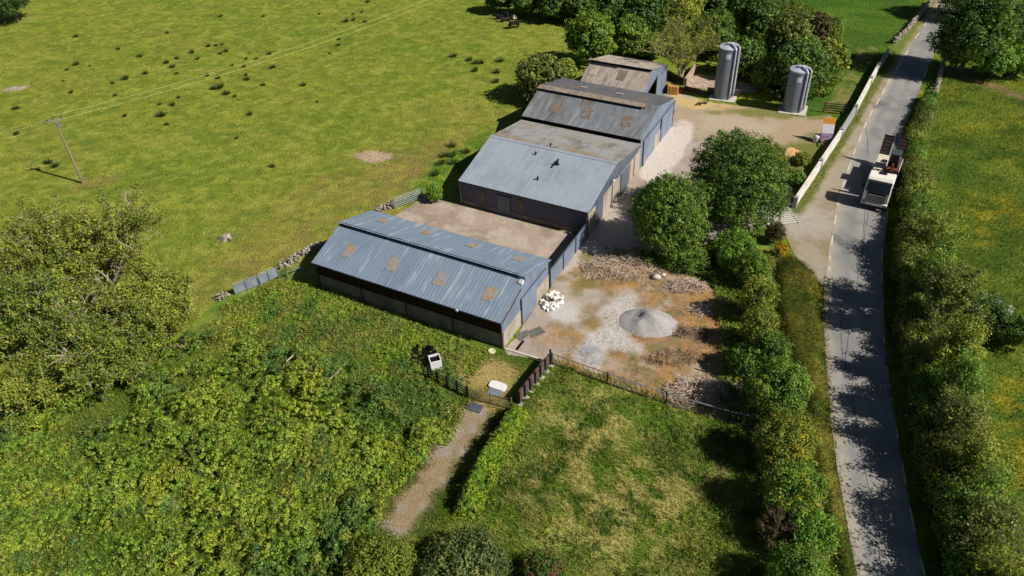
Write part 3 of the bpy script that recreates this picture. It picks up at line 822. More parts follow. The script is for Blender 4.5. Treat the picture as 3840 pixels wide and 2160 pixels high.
def plant(name, px, hw, rz=1.0, label='', cat='tree', pal=GREEN_DK, zk=1.12, seed=0, leaf=.21, dens=1.0, clump=.2, ry=1.0, flowers=None, group=None, bare=0, lob=.22, px2576=True, shell=.5, box=None, dims=None):
    """leafy crown whose middle is seen at px (overview pixels); hw = half width there in the same pixels"""
    r = np.random.default_rng(1000 + seed)
    k = 1.4907 if px2576 else 1
    cx, cy = px[0] * k, px[1] * k
    z = 2.0
    for _ in range(12 if dims is None else 0):
        X = g(cx, cy, z)
        rad = hw * k * depth(X) / F
        z = max(.35, rad * rz * zk)
    if dims is not None:                 # px is then a world point, dims the half sizes in metres
        X = Vector((px[0], px[1], 0)); rad = dims[0]; ry = dims[1] / rad; rz = dims[2] / rad; z = dims[2] * zk
    base = (X.x, X.y, 0)
    root = empty(name, base, 0, label, cat, group)
    ax = np.array([rad, rad * ry, rad * rz])
    area = 4 * math.pi * rad * rad * (.5 + .5 * rz)
    rc0 = max(clump * rad, .22)
    ncl = int(area / (rc0 * rc0) * .95 * dens) + 6
    u = unit(r.normal(size=(ncl * 2, 3)))
    u = u[u[:, 2] > -.62][:ncl]
    ncl = len(u)
    # lobed outline
    lv = unit(r.normal(size=(16, 3))); la = r.uniform(.45, 1, 16)
    lobe = np.max((u @ lv.T > .7) * la * np.sqrt(np.clip((u @ lv.T - .7) / .3, 0, 1)), axis=1)
    rr = (1 - lob + lob * lobe * 1.1) * (shell + (1 - shell) * r.random(ncl) ** .45) * r.uniform(.86, 1.07, ncl)
    rr = rr * (.84 + .34 * fbm(u[:, 0] * 1.1 + u[:, 2] * .7 + seed, u[:, 1] * 1.1 + u[:, 2] * .5 + 3.1 * seed, 1.0, 2, seed + 7)) if not box else rr
    ub = u / (np.abs(u) ** box).sum(1, keepdims=True) ** (1 / box) if box else u
    ctr = ub * rr[:, None] * ax + np.array([0, 0, z])
    ctr[:, 2] = np.maximum(ctr[:, 2], .15)
    rc = rc0 * r.uniform(.6, 1.25, ncl)
    nl = int(np.clip(4.2 * (rc0 / leaf) ** 2, 14, 90))
    # colour of a clump wanders with place so that whole boughs differ
    cw = np.clip(.5 + .9 * (fbm(ctr[:, 0] + ctr[:, 2], ctr[:, 1] + 7 * seed, rad * .55 + .2, 3, seed) - .5) + .34 * r.normal(size=ncl), 0, .999)
    P, Nn, s, C = clump_leaves(ctr, rc, nl, leaf, pal, r, np.array([0, 0, z * .7]), cw=cw)
    if flowers is not None:
        fc, frac, where = flowers
        fm = sstep(where, where + .08, fbm(P[:, 0], P[:, 1] + P[:, 2], rad * .35, 3, seed + 3)) * (r.random(len(P)) < frac)
        C = np.where(fm[:, None] > .5, np.array(fc) * r.uniform(.7, 1.15, (len(P), 1)), C)
    if dims is None and bare < 20:       # leaves deep inside the crown
        ni = int(len(P) * .22)
        ui = unit(r.normal(size=(ni, 3))) * (r.random((ni, 1)) ** .4) * ax * .72 * (1 - lob * .6) + np.array([0, 0, z])
        P = np.concatenate([P, ui]); Nn = np.concatenate([Nn, unit(r.normal(size=(ni, 3)))]); s = np.concatenate([s, np.full(ni, leaf * 1.5)])
        C = np.concatenate([C, np.tile(np.array(pal[0]), (ni, 1)) * r.uniform(.8, 1.2, (ni, 1))])
    P[:, 2] = np.maximum(P[:, 2], .03)
    V, Q, CC = leaves(P, Nn, s, C, .62, r)
    np_mesh('crown', V, Q, LEAF, CC, root)
    tb = MB()
    tr = max(.05, rad * .055)
    tb.tube([(0, 0, -.1), (.05 * rad, 0, z * .4), (.02 * rad, .03 * rad, z * .9)], [tr * 1.25, tr, tr * .6], 7)
    for i in range(7 + int(rad * 1.5)):
        c = ctr[r.integers(ncl)]
        st = np.array([.04 * rad, 0, z * r.uniform(.2, .8)])
        tb.tube(limb_path(st, st + (c - st) * r.uniform(.8, 1.02), r), [tr * .5, tr * .35, tr * .22, tr * .08], 5)
    for i in range(bare):
        c = ctr[r.integers(ncl)] + r.normal(size=3) * rad * .1
        st = np.array([0, 0, z * r.uniform(.5, .9)])
        tb.tube(limb_path(st, st + (c - st) * r.uniform(1.0, 1.25), r, .05), [.05, .04, .028, .012], 4)
    tb.build('trunk', m_bark, root)
    return root

def sparse_tree(name, px, hw, label, cat='tree', height=1.9, pal=GREEN_YEL, seed=0, leaf=.17, nl=16, rcl=.42, dens=1.0, group=None, bark=None, upright=.6, levels=3, base_px=None, keep=1.0, stems=3):
    """open-crowned tree: stems, boughs and twigs with loose sprays of leaf at their ends"""
    r = np.random.default_rng(3000 + seed)
    k = 1.4907
    z = 3.0
    for _ in range(10):
        X = g(px[0] * k, px[1] * k, z)
        rad = hw * k * depth(X) / F
        H = rad * height
        z = H * .58
    root = empty(name, (X.x, X.y, 0), 0, label, cat, group)
    tb = MB(); tips = []; mids = []
    def grow(p, d, L, rad_, lev):
        n = 4
        pts = [p]; dd = np.array(d)
        for i in range(n):
            dd = unit(dd + r.normal(size=3) * .16 + np.array([0, 0, .06 * upright]))
            pts.append(pts[-1] + dd * L / n)
        rr = np.linspace(rad_, rad_ * .45, n + 1)
        tb.tube(pts, list(rr), 6 if lev == 0 else 4, cap=lev == 0)
        if lev >= levels:
            tips.extend(pts[2:]); return
        if lev >= levels - 1: mids.extend(pts[2:4])
        m_ = {0: 6, 1: 5, 2: 4}.get(lev, 3)
        m_ = max(2, int(round(m_ * dens)))
        for i in range(m_):
            t = r.uniform(.3, 1.0); j = min(int(t * n), n - 1); f = t * n - j
            q = pts[j] * (1 - f) + pts[j + 1] * f
            side = unit(r.normal(size=3)); side[2] = abs(side[2]) * .5
            nd = unit(dd * (.35 + .5 * upright) + unit(side) * (1.05 - .5 * upright))
            grow(q, nd, L * r.uniform(.5, .72), rad_ * .5, lev + 1)
    tr = max(.06, rad * .035)
    for s in range(stems):
        a = r.uniform(0, 6.28); lean = r.uniform(.12, .5) * (1.3 - upright)
        grow(np.array([.15 * math.cos(a), .15 * math.sin(a), -.1]), unit(np.array([math.cos(a) * lean, math.sin(a) * lean, 1.])), H * .5, tr, 0)
    ctr = np.array(tips + mids)
    # bring the crown to the wanted spread
    ext = np.percentile(np.hypot(ctr[:, 0], ctr[:, 1]), 92); ez = np.percentile(ctr[:, 2], 97)
    sx, sz = rad / ext, H / ez
    tb.v = [(x * sx, y * sx, zz * sz if zz > 0 else zz) for x, y, zz in tb.v]
    ctr = ctr * np.array([sx, sx, sz])
    ctr = ctr[r.random(len(ctr)) < keep]
    cw = np.clip(.5 + .9 * (fbm(ctr[:, 0] + ctr[:, 2], ctr[:, 1], rad * .5, 3, seed) - .5) + .25 * r.normal(size=len(ctr)), 0, .999)
    P, Nn, s, C = clump_leaves(ctr, rcl * r.uniform(.6, 1.3, len(ctr)), nl, leaf, pal, r, np.array([0, 0, z * .6]), cw=cw, flat=.9)
    P[:, 2] = np.maximum(P[:, 2], .05)
    V, Q, CC = leaves(P, Nn, s, C, .6, r)
    np_mesh('crown', V, Q, LEAF, CC, root)
    tb.build('trunk', bark or m_bark_pale, root)
    return root

def grass(name, poly, dens, h, w_, colfn, label=None, zfn=None, lean=.5, seed=0, vary=.25, keep=None, kind='stuff', maxn=400000, soft=.35):
    """a sward of single blades inside poly (world xy)"""
    r = np.random.default_rng(5000 + seed)
    p = np.array(poly); lo, hi = p.min(0), p.max(0)
    n = int(min(maxn, dens * (hi - lo).prod()))
    x = r.uniform(lo[0], hi[0], n); y = r.uniform(lo[1], hi[1], n)
    ok = inpoly(poly, x, y)
    if soft: ok |= (polydist(poly, x, y) < soft * r.random(n) ** 2)
    if keep is not None: ok &= r.random(n) < keep(x, y)
    x, y = x[ok], y[ok]; n = len(x)
    z = zfn(x, y) if zfn is not None else np.zeros(n)
    hh = h * r.uniform(.45, 1.25, n) * (.6 + .8 * fbm(x, y, 1.6, 3, seed + 2))
    a = r.uniform(0, 6.283, n)
    ln = np.stack([np.cos(a), np.sin(a)], 1) * (lean * hh * r.uniform(.3, 1.2, n))[:, None]
    wa = r.uniform(0, 6.283, n); wv = np.stack([np.cos(wa), np.sin(wa)], 1) * (w_ * r.uniform(.6, 1.3, n))[:, None] / 2
    V = np.zeros((n, 3, 3))
    V[:, 0, :2] = np.stack([x, y], 1) - wv; V[:, 1, :2] = np.stack([x, y], 1) + wv; V[:, 2, :2] = np.stack([x, y], 1) + ln
    V[:, :2, 2] = z[:, None] - .02; V[:, 2, 2] = z + hh
    C = colfn(x, y) * (1 + vary * r.normal(size=(n, 1))) * (1 + .07 * r.normal(size=(n, 3)))
    C = np.repeat(np.clip(C, .01, .6), 3, axis=0)
    o = np_mesh(name, V.reshape(-1, 3), np.arange(3 * n).reshape(n, 3), LEAF, C)
    return tag(o, label, 'grass', kind=kind)

def thicket(name, poly, ncl, rc0, nl, leaf, colfn, hfn, label, cat, seed=0, kind='stuff', keep=None):
    """leafy ground cover: clumps over a rolling height"""
    r = np.random.default_rng(7000 + seed)
    p = np.array(poly); lo, hi = p.min(0), p.max(0)
    x = r.uniform(lo[0], hi[0], ncl * 3); y = r.uniform(lo[1], hi[1], ncl * 3)
    ok = inpoly(poly, x, y)
    if keep is not None: ok &= r.random(len(x)) < keep(x, y)
    x, y = x[ok][:ncl], y[ok][:ncl]
    h = hfn(x, y)
    ctr = np.stack([x, y, h * r.uniform(.75, 1.05, len(x))], 1)
    rc = rc0 * r.uniform(.55, 1.35, len(x))
    P, Nn, s, C = clump_leaves(ctr, rc, nl, leaf, [(.1, .1, .1), (.1, .1, .1)], r, None, flat=.6, up=.4)
    base = colfn(P[:, 0], P[:, 1])
    base = base * (1 + .25 * np.repeat(r.normal(size=(len(x), 1)), nl, axis=0))
    C = np.clip(base * (1 + .22 * r.normal(size=(len(P), 1))) * (1 + .06 * r.normal(size=(len(P), 3))), .01, .6)
    P[:, 2] = np.maximum(P[:, 2], .03)
    V, Q, CC = leaves(P, Nn, s, C, .62, r)
    return tag(np_mesh(name, V, Q, LEAF, CC), label, cat, kind=kind)

# ------------------------------------------------ trees and shrubs round the yard
plant('broadleaf_tree', (1864, 458), 138, 1.02, 'largest round dark green tree in the yard, beside the cattle grid', seed=1, leaf=.21, clump=.088, zk=.92, dens=1.15, lob=.24, shell=.62)
plant('broadleaf_tree', (1684, 536), 106, 1.1, 'smaller round green tree between the largest yard tree and the concrete drive', seed=2, leaf=.21, clump=.11, pal=GREEN_MID[:1] + GREEN_DK[1:] + GREEN_MID[2:3], zk=.95, dens=1.15, lob=.3, shell=.6)
plant('garden_shrub', (1722, 640), 62, .5, 'low leafy shrub spreading beneath the smaller yard tree', 'shrub', GREEN_MID, seed=19, leaf=.18, zk=.9)
plant('garden_shrub', (1850, 622), 56, .85, 'rounded bright green shrub just below the cattle grid', 'shrub', GREEN_BRT, seed=3, leaf=.18)
plant('garden_shrub', (1950, 585), 27, 1.1, 'brown twiggy shrub at the corner of the entrance splay', 'shrub', BROWNISH, seed=4, leaf=.13, bare=16)
plant('gorse_bush', (1966, 628), 17, 1.2, 'small yellow gorse bush beside the entrance splay', 'gorse', [lin(150, 130, 30), lin(190, 150, 26), lin(206, 166, 30)], seed=5, leaf=.12)
plant('hedge_shrub', (1900, 672), 46, 1.2, 'first green shrub of the roadside hedge, below the brown twiggy shrub', 'shrub', GREEN_MID, seed=6, leaf=.17, group='shrubs of the roadside hedge')
plant('hedge_shrub', (1908, 748), 48, 1.4, 'slim yellowish green hedge shrub beside the shaded edge of the soil yard', 'shrub', GREEN_YEL, seed=7, leaf=.16, group='shrubs of the roadside hedge')
plant('hedge_shrub', (1912, 822), 44, 1.5, 'pale leggy hedge shrub standing level with the gravel heap', 'shrub', GREEN_YEL[:3], seed=8, leaf=.15, bare=8, group='shrubs of the roadside hedge')
plant('hedge_shrub', (1872, 905), 44, 1.0, 'low dark green shrub in shade at the far right of the soil yard', 'shrub', GREEN_DK, seed=9, leaf=.16, group='shrubs of the roadside hedge')
plant('hedge_shrub', (1962, 975), 78, 1.2, 'broad light green hedge shrub near the end of the barrier fence', 'shrub', GREEN_MID, seed=10, leaf=.17, bare=8, group='shrubs of the roadside hedge')
plant('hedge_shrub', (1938, 885), 52, 1.2, 'dark green hedge shrub above the broad light green one', 'shrub', GREEN_DK, seed=18, leaf=.16, group='shrubs of the roadside hedge')
plant('gorse_bush', (1978, 1110), 80, 1.15, 'large gorse bush dotted with yellow flower in the roadside hedge', 'gorse', GREEN_YEL[:3], seed=11, leaf=.14, flowers=(lin(196, 180, 52), .5, .56), group='shrubs of the roadside hedge')
plant('hedge_shrub', (1996, 1235), 78, 1.15, 'green hedge shrub between the large gorse and the grey twiggy one', 'shrub', GREEN_MID, seed=12, leaf=.16, flowers=(lin(190, 176, 50), .4, .62), group='shrubs of the roadside hedge')
plant('hedge_shrub', (1962, 1325), 60, 1.1, 'grey brown twiggy shrub mostly without leaf at the foot of the hedge', 'shrub', BROWNISH, seed=13, leaf=.1, dens=.35, bare=60, group='shrubs of the roadside hedge')
plant('hedge_shrub', (2038, 1345), 66, 1.1, 'fresh green hedge shrub beside the grey twiggy one, next to the grass bank', 'shrub', GREEN_BRT, seed=14, leaf=.16, group='shrubs of the roadside hedge')
plant('hedge_shrub', (2010, 1450), 85, 1.0, 'last green hedge shrub cut by the bottom edge of the view', 'shrub', GREEN_MID, seed=15, leaf=.16, group='shrubs of the roadside hedge')
plant('garden_shrub', (1092, 486), 24, .9, 'small bright bush between the field gate and the broad barn', 'shrub', GREEN_BRT, seed=16, leaf=.15)
# bushes by the white wall
plant('garden_shrub', (2000, 445), 26, .7, 'low bush between the largest yard tree and the white wall', 'shrub', GREEN_MID, seed=17, leaf=.16)
plant('garden_shrub', (2018, 398), 22, .7, 'small green bush in front of the sign trailer', 'shrub', GREEN_YEL, seed=18, leaf=.15)
# bottom edge
plant('willow_shrub', (1170, 1420), 118, .5, 'wide grey green willow shrub at the bottom edge below the trodden track', 'shrub', GREYGR, seed=20, leaf=.17)
plant('willow_shrub', (960, 1420), 95, .62, 'yellowish green bush left of the grey green willow shrub', 'shrub', GREEN_YEL[:3], seed=21, leaf=.16)
plant('bramble_bush', (1360, 1432), 58, .55, 'low bush with reddish tips right of the grey green willow shrub', 'shrub', GREEN_DK[:3], seed=22, leaf=.15, flowers=(lin(150, 84, 72), .5, .5))

# ------------------------------------------------ wood behind the far shed
W = [((1484, 92), 66, 1.05, 'round mid green tree casting a big shadow on the pasture beside the wood', GREEN_MID, 1.12),
     ((1366, 192), 70, .85, 'dark brownish thorn bush at the pasture edge left of the far shed', OLIVE, 1.05),
     ((1424, 178), 30, .9, 'small light green bush against the left end of the far shed', GREEN_YEL, 1.05),
     ((1585, 92), 48, 1.1, 'bright green bushy tree directly behind the roof of the far shed', GREEN_MID, 1.1),
     ((1545, 62), 42, 1.1, 'dark tree between the round green tree and the bushy one', GREEN_DK, 1.1),
     ((1625, 44), 62, 1.1, 'tall dark leafy tree in the middle of the wood behind the far shed', GREEN_DK, 1.15),
     ((1700, 22), 66, 1.1, 'tall yellowish tree at the back of the wood above the bare willow', GREEN_YEL, 1.15),
     ((1795, 78), 54, 1.1, 'dark green tree behind the taller silo', GREEN_DK, 1.1),
     ((1868, 140), 52, 1.0, 'dark shadowy tree between the two silos', GREEN_DK, 1.1),
     ((1905, 42), 62, 1.05, 'tall dark tree at the back right of the wood', GREEN_DK, 1.15),
     ((1990, 100), 66, 1.05, 'olive tree behind the shorter silo', OLIVE, 1.1),
     ((2010, 166), 82, 1.0, 'big ivy green tree standing right behind the shorter silo', GREEN_DK, .85),
     ((2085, 148), 46, 1.15, 'yellow green tree at the wood edge facing the mown field', GREEN_YEL, 1.05),
     ((1930, 190), 40, 1.0, 'light green bush beside the dark gap left of the ivy green tree', GREEN_MID, .9),
     ((1640, 118), 34, .9, 'low bush behind the far corner of the far shed', GREEN_MID, 1.0),
     ((2060, 70), 30, 1.3, 'brown half bare tree poking up at the right end of the wood', BROWNISH, 1.1)]
for i, (px, hw, rz, lb, pal, zk) in enumerate(W):
    plant('woodland_tree', px, hw, rz, lb, 'tree', pal, zk, 40 + i, leaf=.36, clump=.17, dens=1.2, group='trees of the wood behind the far shed', bare=10 if pal is BROWNISH else 0)
for i, (x, y, hw) in enumerate(((1255, -6, 36), (1322, -2, 40), (1392, 6, 44), (1462, 14, 42), (1530, -2, 50), (1615, -18, 56), (1790, -22, 56), (1860, -8, 44))):
    plant('woodland_tree', (x, y), hw, 1.0, 'dark shelter belt tree at the top edge, %s' % ('at its far left end', 'second from its left end', 'above the lying cows', 'behind the round green tree', 'left of the tall dark leafy tree', 'behind the tall dark leafy tree', 'right of the tall yellowish tree', 'nearest the mown field')[i],
          'tree', GREEN_DK, 1.05, 70 + i, leaf=.38, clump=.18, dens=1.1, group='trees of the wood behind the far shed')
plant('woodland_tree', (18, -4), 52, 1.0, 'dark tree cut by the top left corner of the view', 'tree', GREEN_DK[:2], seed=80, leaf=.32, clump=.2)
sparse_tree('bare_willow', (1722, 120), 78, 'half bare willow with pale branches left of the taller silo', height=1.9, pal=GREEN_YEL, seed=2, leaf=.2, nl=7, rcl=.5, upright=.75, stems=5, keep=.7)
# far right corner by the road
for i, (px, hw, rz, lb, pal) in enumerate((((2455, 62), 98, 1.35, 'big dark tree overhanging the top of the road', GREEN_DK), ((2555, 70), 66, 1.0, 'dark tree at the right edge behind the overhanging one', GREEN_DK), ((2418, 122), 50, 1.2, 'dark tree that shades the road beside the field path', GREEN_DK),
     ((2505, 150), 56, .8, 'light yellow green bush below the overhanging tree', GREEN_BRT), ((2570, 150), 46, .8, 'light green bush at the right edge above the field path', GREEN_BRT), ((2440, -30), 70, 1.0, 'dark tree cut by the top edge right of the road', GREEN_DK))):
    plant('roadside_tree', px, hw, rz, lb, 'tree', pal, 1.0 if i == 0 else 1.1, 90 + i, leaf=.3, clump=.18, group='trees at the top right by the road')

# ------------------------------------------------ hedgerow on the far side of the road
HR = [(2312, 300, 24), (2308, 352, 27), (2305, 405, 30), (2305, 462, 34), (2300, 520, 36), (2300, 582, 40), (2304, 650, 44), (2308, 722, 47), (2314, 800, 50), (2322, 880, 53), (2336, 965, 56), (2352, 1055, 60), (2372, 1150, 64), (2394, 1250, 68), (2418, 1350, 72), (2444, 1450, 78)]
HRL = ['beside the stone wall below the field path', 'second from the stone wall', 'across the road from the sign trailer', 'just above the truck', 'level with the truck ramps', 'level with the truck cab', 'just below the truck', 'opposite the cattle grid entrance',
       'opposite the top of the grass bank', 'beside the first leaf shadows on the tarmac', 'across from the broad light green hedge shrub', 'left of the white flowered thorn', 'across from the large gorse', 'below the white flowered thorn', 'across from the grey twiggy shrub', 'cut by the bottom edge of the view']
hp = [Vector((x, y, 0)) for x, y in P2([(3430, 380), (3395, 470), (3368, 560), (3336, 780), (3314, 965), (3312, 1030), (3321, 1280), (3331, 1379), (3344, 1484), (3367, 1620), (3390, 1763), (3426, 1953), (3465, 2131), (3500, 2300)])]
hl = [0]
for a, b in zip(hp, hp[1:]): hl.append(hl[-1] + (b - a).length)
for i in range(len(HRL)):
    s_ = hl[-1] * (i + .35) / len(HRL)
    j = max(k for k in range(len(hl) - 1) if hl[k] <= s_)
    d_ = (hp[j + 1] - hp[j]).normalized()
    q = hp[j] + d_ * (s_ - hl[j]) + Vector((-d_.y, d_.x, 0)) * ((2.15 if i > 4 else 1.6) + .25 * math.sin(i * 2.3))
    hgt_ = 1.32 + .2 * math.sin(i * 1.7) + .012 * i
    o = plant('hedgerow_bush', (q.x, q.y), 0, 1, 'overgrown hedgerow bush across the road, ' + HRL[i], 'bush', [GREEN_MID[:3], OLIVE, OLIVE[1:3] + GREEN_YEL[1:3]][i % 3], .98, 110 + i, leaf=.19, clump=.2, group='hedgerow across the road', bare=19, shell=.35, dens=1.5,
              dims=(hl[-1] / len(HRL) * .66, 1.3 if i > 4 else .85, hgt_ * (1 if i > 4 else .58)), box=4.5 if i > 4 else 3, lob=.12)
    o.rotation_euler = (0, 0, math.atan2(d_.y, d_.x))
SP = [(2345, 590, 48), (2352, 690, 56), (2382, 760, 60), (2392, 890, 54), (2396, 985, 62), (2420, 1075, 62), (2452, 1160, 66), (2455, 1250, 70), (2490, 1330, 78), (2525, 1430, 84)]
SPL = ['nearest the truck', 'second from the truck, opposite the entrance', 'with long pale boughs left of the white flowered thorn', 'just below the white flowered thorn', 'across from the broad light green hedge shrub', 'leaning over the middle of the hedgerow', 'beside the buttercups at the right edge', 'across from the grey twiggy shrub', 'next to last towards the bottom edge', 'cut by the bottom right corner']
for i, (x, y, hw) in enumerate(SP):
    sparse_tree('ash_sapling', (x, y), hw, 'thin leaved roadside ash sapling, ' + SPL[i], height=[3.0, 4.0, 3.9, 4.2, 3.8, 3.6, 3.2, 3.2, 2.8, 2.8][i], pal=[GREEN_YEL, GREEN_MID, OLIVE][i % 3], seed=20 + i, leaf=.18, nl=7 if 0 < i < 5 else 5, rcl=.4, upright=.85, stems=4, keep=.8 if 0 < i < 5 else .45, group='ash saplings of the hedgerow')
plant('thorn_bush', (2478, 782), 66, .8, 'dark thorn bush with white blossom in the buttercup field', 'shrub', GREEN_DK, seed=140, leaf=.16, flowers=(lin(210, 212, 200), .5, .6))
plant('thorn_bush', (2556, 832), 54, .8, 'dark thorn bush at the right edge beside the blossoming one', 'shrub', GREEN_DK, seed=141, leaf=.16)

# ------------------------------------------------ ash trees on the left
LA = [((225, 655), 172, 'tall broad ash with pale branches nearest the utility pole', 1.6, 26, 1), ((60, 770), 150, 'open ash at the left edge of the view', 1.5, 26, 1), ((385, 770), 122, 'yellow green ash beside the pasture, nearest the sheeted gate', 1.5, 26, 1), ((225, 850), 140, 'lower ash with dark gaps in its crown below the tallest one', 1.3, 22, 1), ((70, 955), 100, 'bushy ash at the lower left edge of the ash clump', 1.1, 24, .9), ((345, 880), 96, 'small dense ash at the foot of the clump above the nettles', 1.1, 24, .9)]
ASH = [lin(102, 118, 46), lin(128, 142, 52), lin(150, 160, 60), lin(172, 176, 70)]
ASH2 = [lin(94, 114, 46), lin(120, 138, 52), lin(140, 154, 58), lin(164, 172, 66)]
for i, (px, hw, lb, ht, nl, kp) in enumerate(LA):
    sparse_tree('ash_tree', px, hw, lb, height=ht, pal=ASH if i % 2 == 0 else ASH2, seed=50 + i, leaf=.22, nl=int(nl * .55), rcl=.48, upright=.55, stems=6, keep=kp * .74, levels=3, group='ash clump left of the sheds')

# ------------------------------------------------ ground cover
def under_col(x, y):
    c = np.tile(np.array(lin(132, 160, 56)), (len(x), 1))
    c = mixc(c, lin(156, 178, 62), sstep(.45, .6, fbm(x, y, 2.6, 4, 81)))
    c = mixc(c, lin(94, 128, 66), .8 * sstep(.5, .62, fbm(x, y, 4.2, 4, 82)))
    c = mixc(c, lin(170, 176, 54), .55 * sstep(.58, .66, fbm(x, y, 1.6, 4, 83)))
    c = mixc(c, lin(136, 132, 66), .5 * sstep(.62, .7, fbm(x, y, 1.0, 4, 84)))
    return c
def under_h(x, y):
    return .1 + 1.1 * np.clip(fbm(x, y, 2.6, 4, 85) - .3, 0, 1) ** 1.1 * 2.0 + .8 * np.clip(fbm(x, y, 1.1, 3, 86) - .4, 0, 1)
UND = P2(D((-220, 1090), (60, 990), (300, 930), (490, 850), (700, 880), (840, 900), (960, 960), (1000, 1040), (1110, 1090), (1060, 1180), (985, 1260), (955, 1340), (940, 1500), (-220, 1560)))
r9 = np.random.default_rng(99)
_lo, _hi = np.array(UND).min(0), np.array(UND).max(0)
MX = r9.uniform(_lo[0], _hi[0], 950); MY = r9.uniform(_lo[1], _hi[1], 950)
_k = inpoly(UND, MX, MY); MX, MY = MX[_k], MY[_k]
MR = r9.uniform(.45, 1.1, len(MX)) * (.6 + .8 * fbm(MX, MY, 5, 3, 120)); MH = (.15 + MR * r9.uniform(.45, 1.35, len(MX))) * (.2 + 1.0 * sstep(.38, .56, fbm(MX, MY, 6, 3, 122))) * sstep(g(-100, 2000).x, g(700, 1800).x, MX + 4) ** .5
def under_h(x, y):
    h = np.zeros(len(x))
    for mx_, my_, mr_, mh_ in zip(MX, MY, MR, MH):
        q = 1 - ((x - mx_) ** 2 + (y - my_) ** 2) / (mr_ * mr_)
        m_ = q > 0
        h[m_] = np.maximum(h[m_], mh_ * q[m_] ** .4)
    return .08 + h + .12 * fbm(x, y, .6, 3, 121)
def und_keep(x, y):
    k = .35 + .65 * sstep(.36, .5, fbm(x, y, 3.4, 4, 153))
    strip = polydist(P2(D((190, 1070), (330, 1010), (450, 930), (570, 880))), x, y, False)
    k = k * (.06 + .94 * sstep(.7, 1.5, strip + .8 * (fbm(x, y, 1.2, 3, 154) - .5)))
    return np.clip(k, 0, 1)
thicket('nettle_thicket', UND, 13500, .22, 17, .155, under_col, under_h, 'rank green nettles and brambles filling the lower left corner', 'undergrowth', 1, keep=und_keep)
grass('rank_grass', UND, 95, .36, .05, lambda x, y: mixc(np.tile(np.array(lin(128, 152, 52)), (len(x), 1)), lin(152, 160, 66), sstep(.45, .6, fbm(x, y, 1.3, 4, 151))), 'rank green grass in the gaps of the nettle thicket', seed=18, lean=.9)
sr = np.random.default_rng(41); stm = MB()
_sx, _sy = sr.uniform(_lo[0], _hi[0], 420), sr.uniform(_lo[1], _hi[1], 420)
for x_, y_ in zip(_sx, _sy):
    if inpoly(UND, np.array([x_]), np.array([y_]))[0] and fbm(np.array([x_]), np.array([y_]), 4, 3, 152)[0] > .5:
        a_ = sr.uniform(0, 6.28); l_ = sr.uniform(.4, 1.1)
        stm.tube([(x_, y_, .3), (x_ + .4 * l_ * math.cos(a_), y_ + .4 * l_ * math.sin(a_), .5 + l_)], [.014, .008], 3, cap=False)
tag(stm.build('dead_stems', m_twig), 'pale dead stems standing among the nettles', 'dead stems', kind='stuff')
UND2 = P2(D((480, 900), (560, 775), (700, 700), (800, 715), (1000, 800), (1240, 885), (1180, 960), (1190, 1000), (1130, 1120), (1040, 1120), (960, 970), (840, 890), (700, 870)))
def under2_col(x, y):
    c = under_col(x, y)
    return mixc(c, lin(164, 158, 76), .6 * sstep(.48, .6, fbm(x, y, 1.2, 4, 87)))
thicket('weed_patch', UND2, 2600, .24, 14, .14, under2_col, lambda x, y: .08 + .5 * np.clip(fbm(x, y, 1.4, 4, 88) - .35, 0, 1) * 1.5, 'tangled weeds in front of the boarded shed', 'undergrowth', 2)
grass('weed_grass', UND2, 60, .38, .05, under2_col, 'long grass among the weeds in front of the boarded shed', seed=2)
PADD = P2(D((1385, 905), (1880, 1068), (1895, 1200), (1920, 1449), (1930, 1560), (1180, 1560), (1150, 1330), (1300, 1040)))
def padd_col(x, y):
    c = rough_col(x, y)
    return mixc(c * np.array([1.0, 1.12, 1.0]), lin(200, 186, 112), .4 * sstep(.52, .62, fbm(x, y, 1.0, 4, 89)))
grass('paddock_grass', PADD, 110, .42, .06, padd_col, 'long bleached grass of the lower paddock', seed=3, lean=.8)
thicket('paddock_weeds', PADD, 1500, .22, 12, .13, lambda x, y: under_col(x, y) * .8, lambda x, y: .1 + .35 * np.clip(fbm(x, y, 1.2, 3, 90) - .35, 0, 1), 'broad leaved weeds among the paddock grass', 'weeds', 3, keep=lambda x, y: sstep(.5, .62, fbm(x, y, 2.2, 4, 91)))
# strip of fresh yellow green growth beside the track
HED = P2(D((1285, 1030), (1335, 1045), (1290, 1120), (1235, 1230), (1195, 1310), (1135, 1305), (1170, 1220), (1225, 1120)))
thicket('privet_hedge', HED, 900, .24, 26, .14, lambda x, y: mixc(np.tile(np.array(lin(140, 160, 38)), (len(x), 1)), lin(116, 150, 40), sstep(.45, .6, fbm(x, y, 1, 3, 92))),
        lambda x, y: .15 + 1.45 * sstep(.0, .8, polydist(HED, x, y)) * (.7 + .6 * fbm(x, y, .9, 3, 93)), 'low fresh yellow green hedge beside the trodden track', 'hedge', 4, kind='thing')
# mown bank along the road
BANK = P2(D((1978, 640), (2008, 655), (2046, 686), (2068, 720), (2074, 800), (2078, 880), (2088, 1005), (2098, 1125), (2116, 1255), (2136, 1350), (2158, 1449), (2190, 1610), (2130, 1610), (2100, 1449), (2050, 1300), (2015, 1150), (2000, 1050), (1985, 960), (1950, 850), (1935, 760), (1935, 680)))
def bank_z(x, y): return .75 * sstep(0, 1.3, polydist(BANK, x, y)) + .1 * (fbm(x, y, .8, 3, 94) - .5)
def bank_col(x, y):
    c = np.tile(np.array(lin(92, 96, 34)), (len(x), 1))
    return mixc(mixc(c, lin(116, 112, 46), sstep(.45, .6, fbm(x, y, 1.6, 4, 95))), lin(70, 86, 30), .8 * sstep(.5, .62, fbm(x, y, 2.4, 4, 96)))
sheet('grass_bank', BANK, .03, M('bank_turf', vcol=True, rough=.95, spec=.1, vary=[(9, .25, (1, 1, 1))]), .3, .1, bank_col, zfn=bank_z)
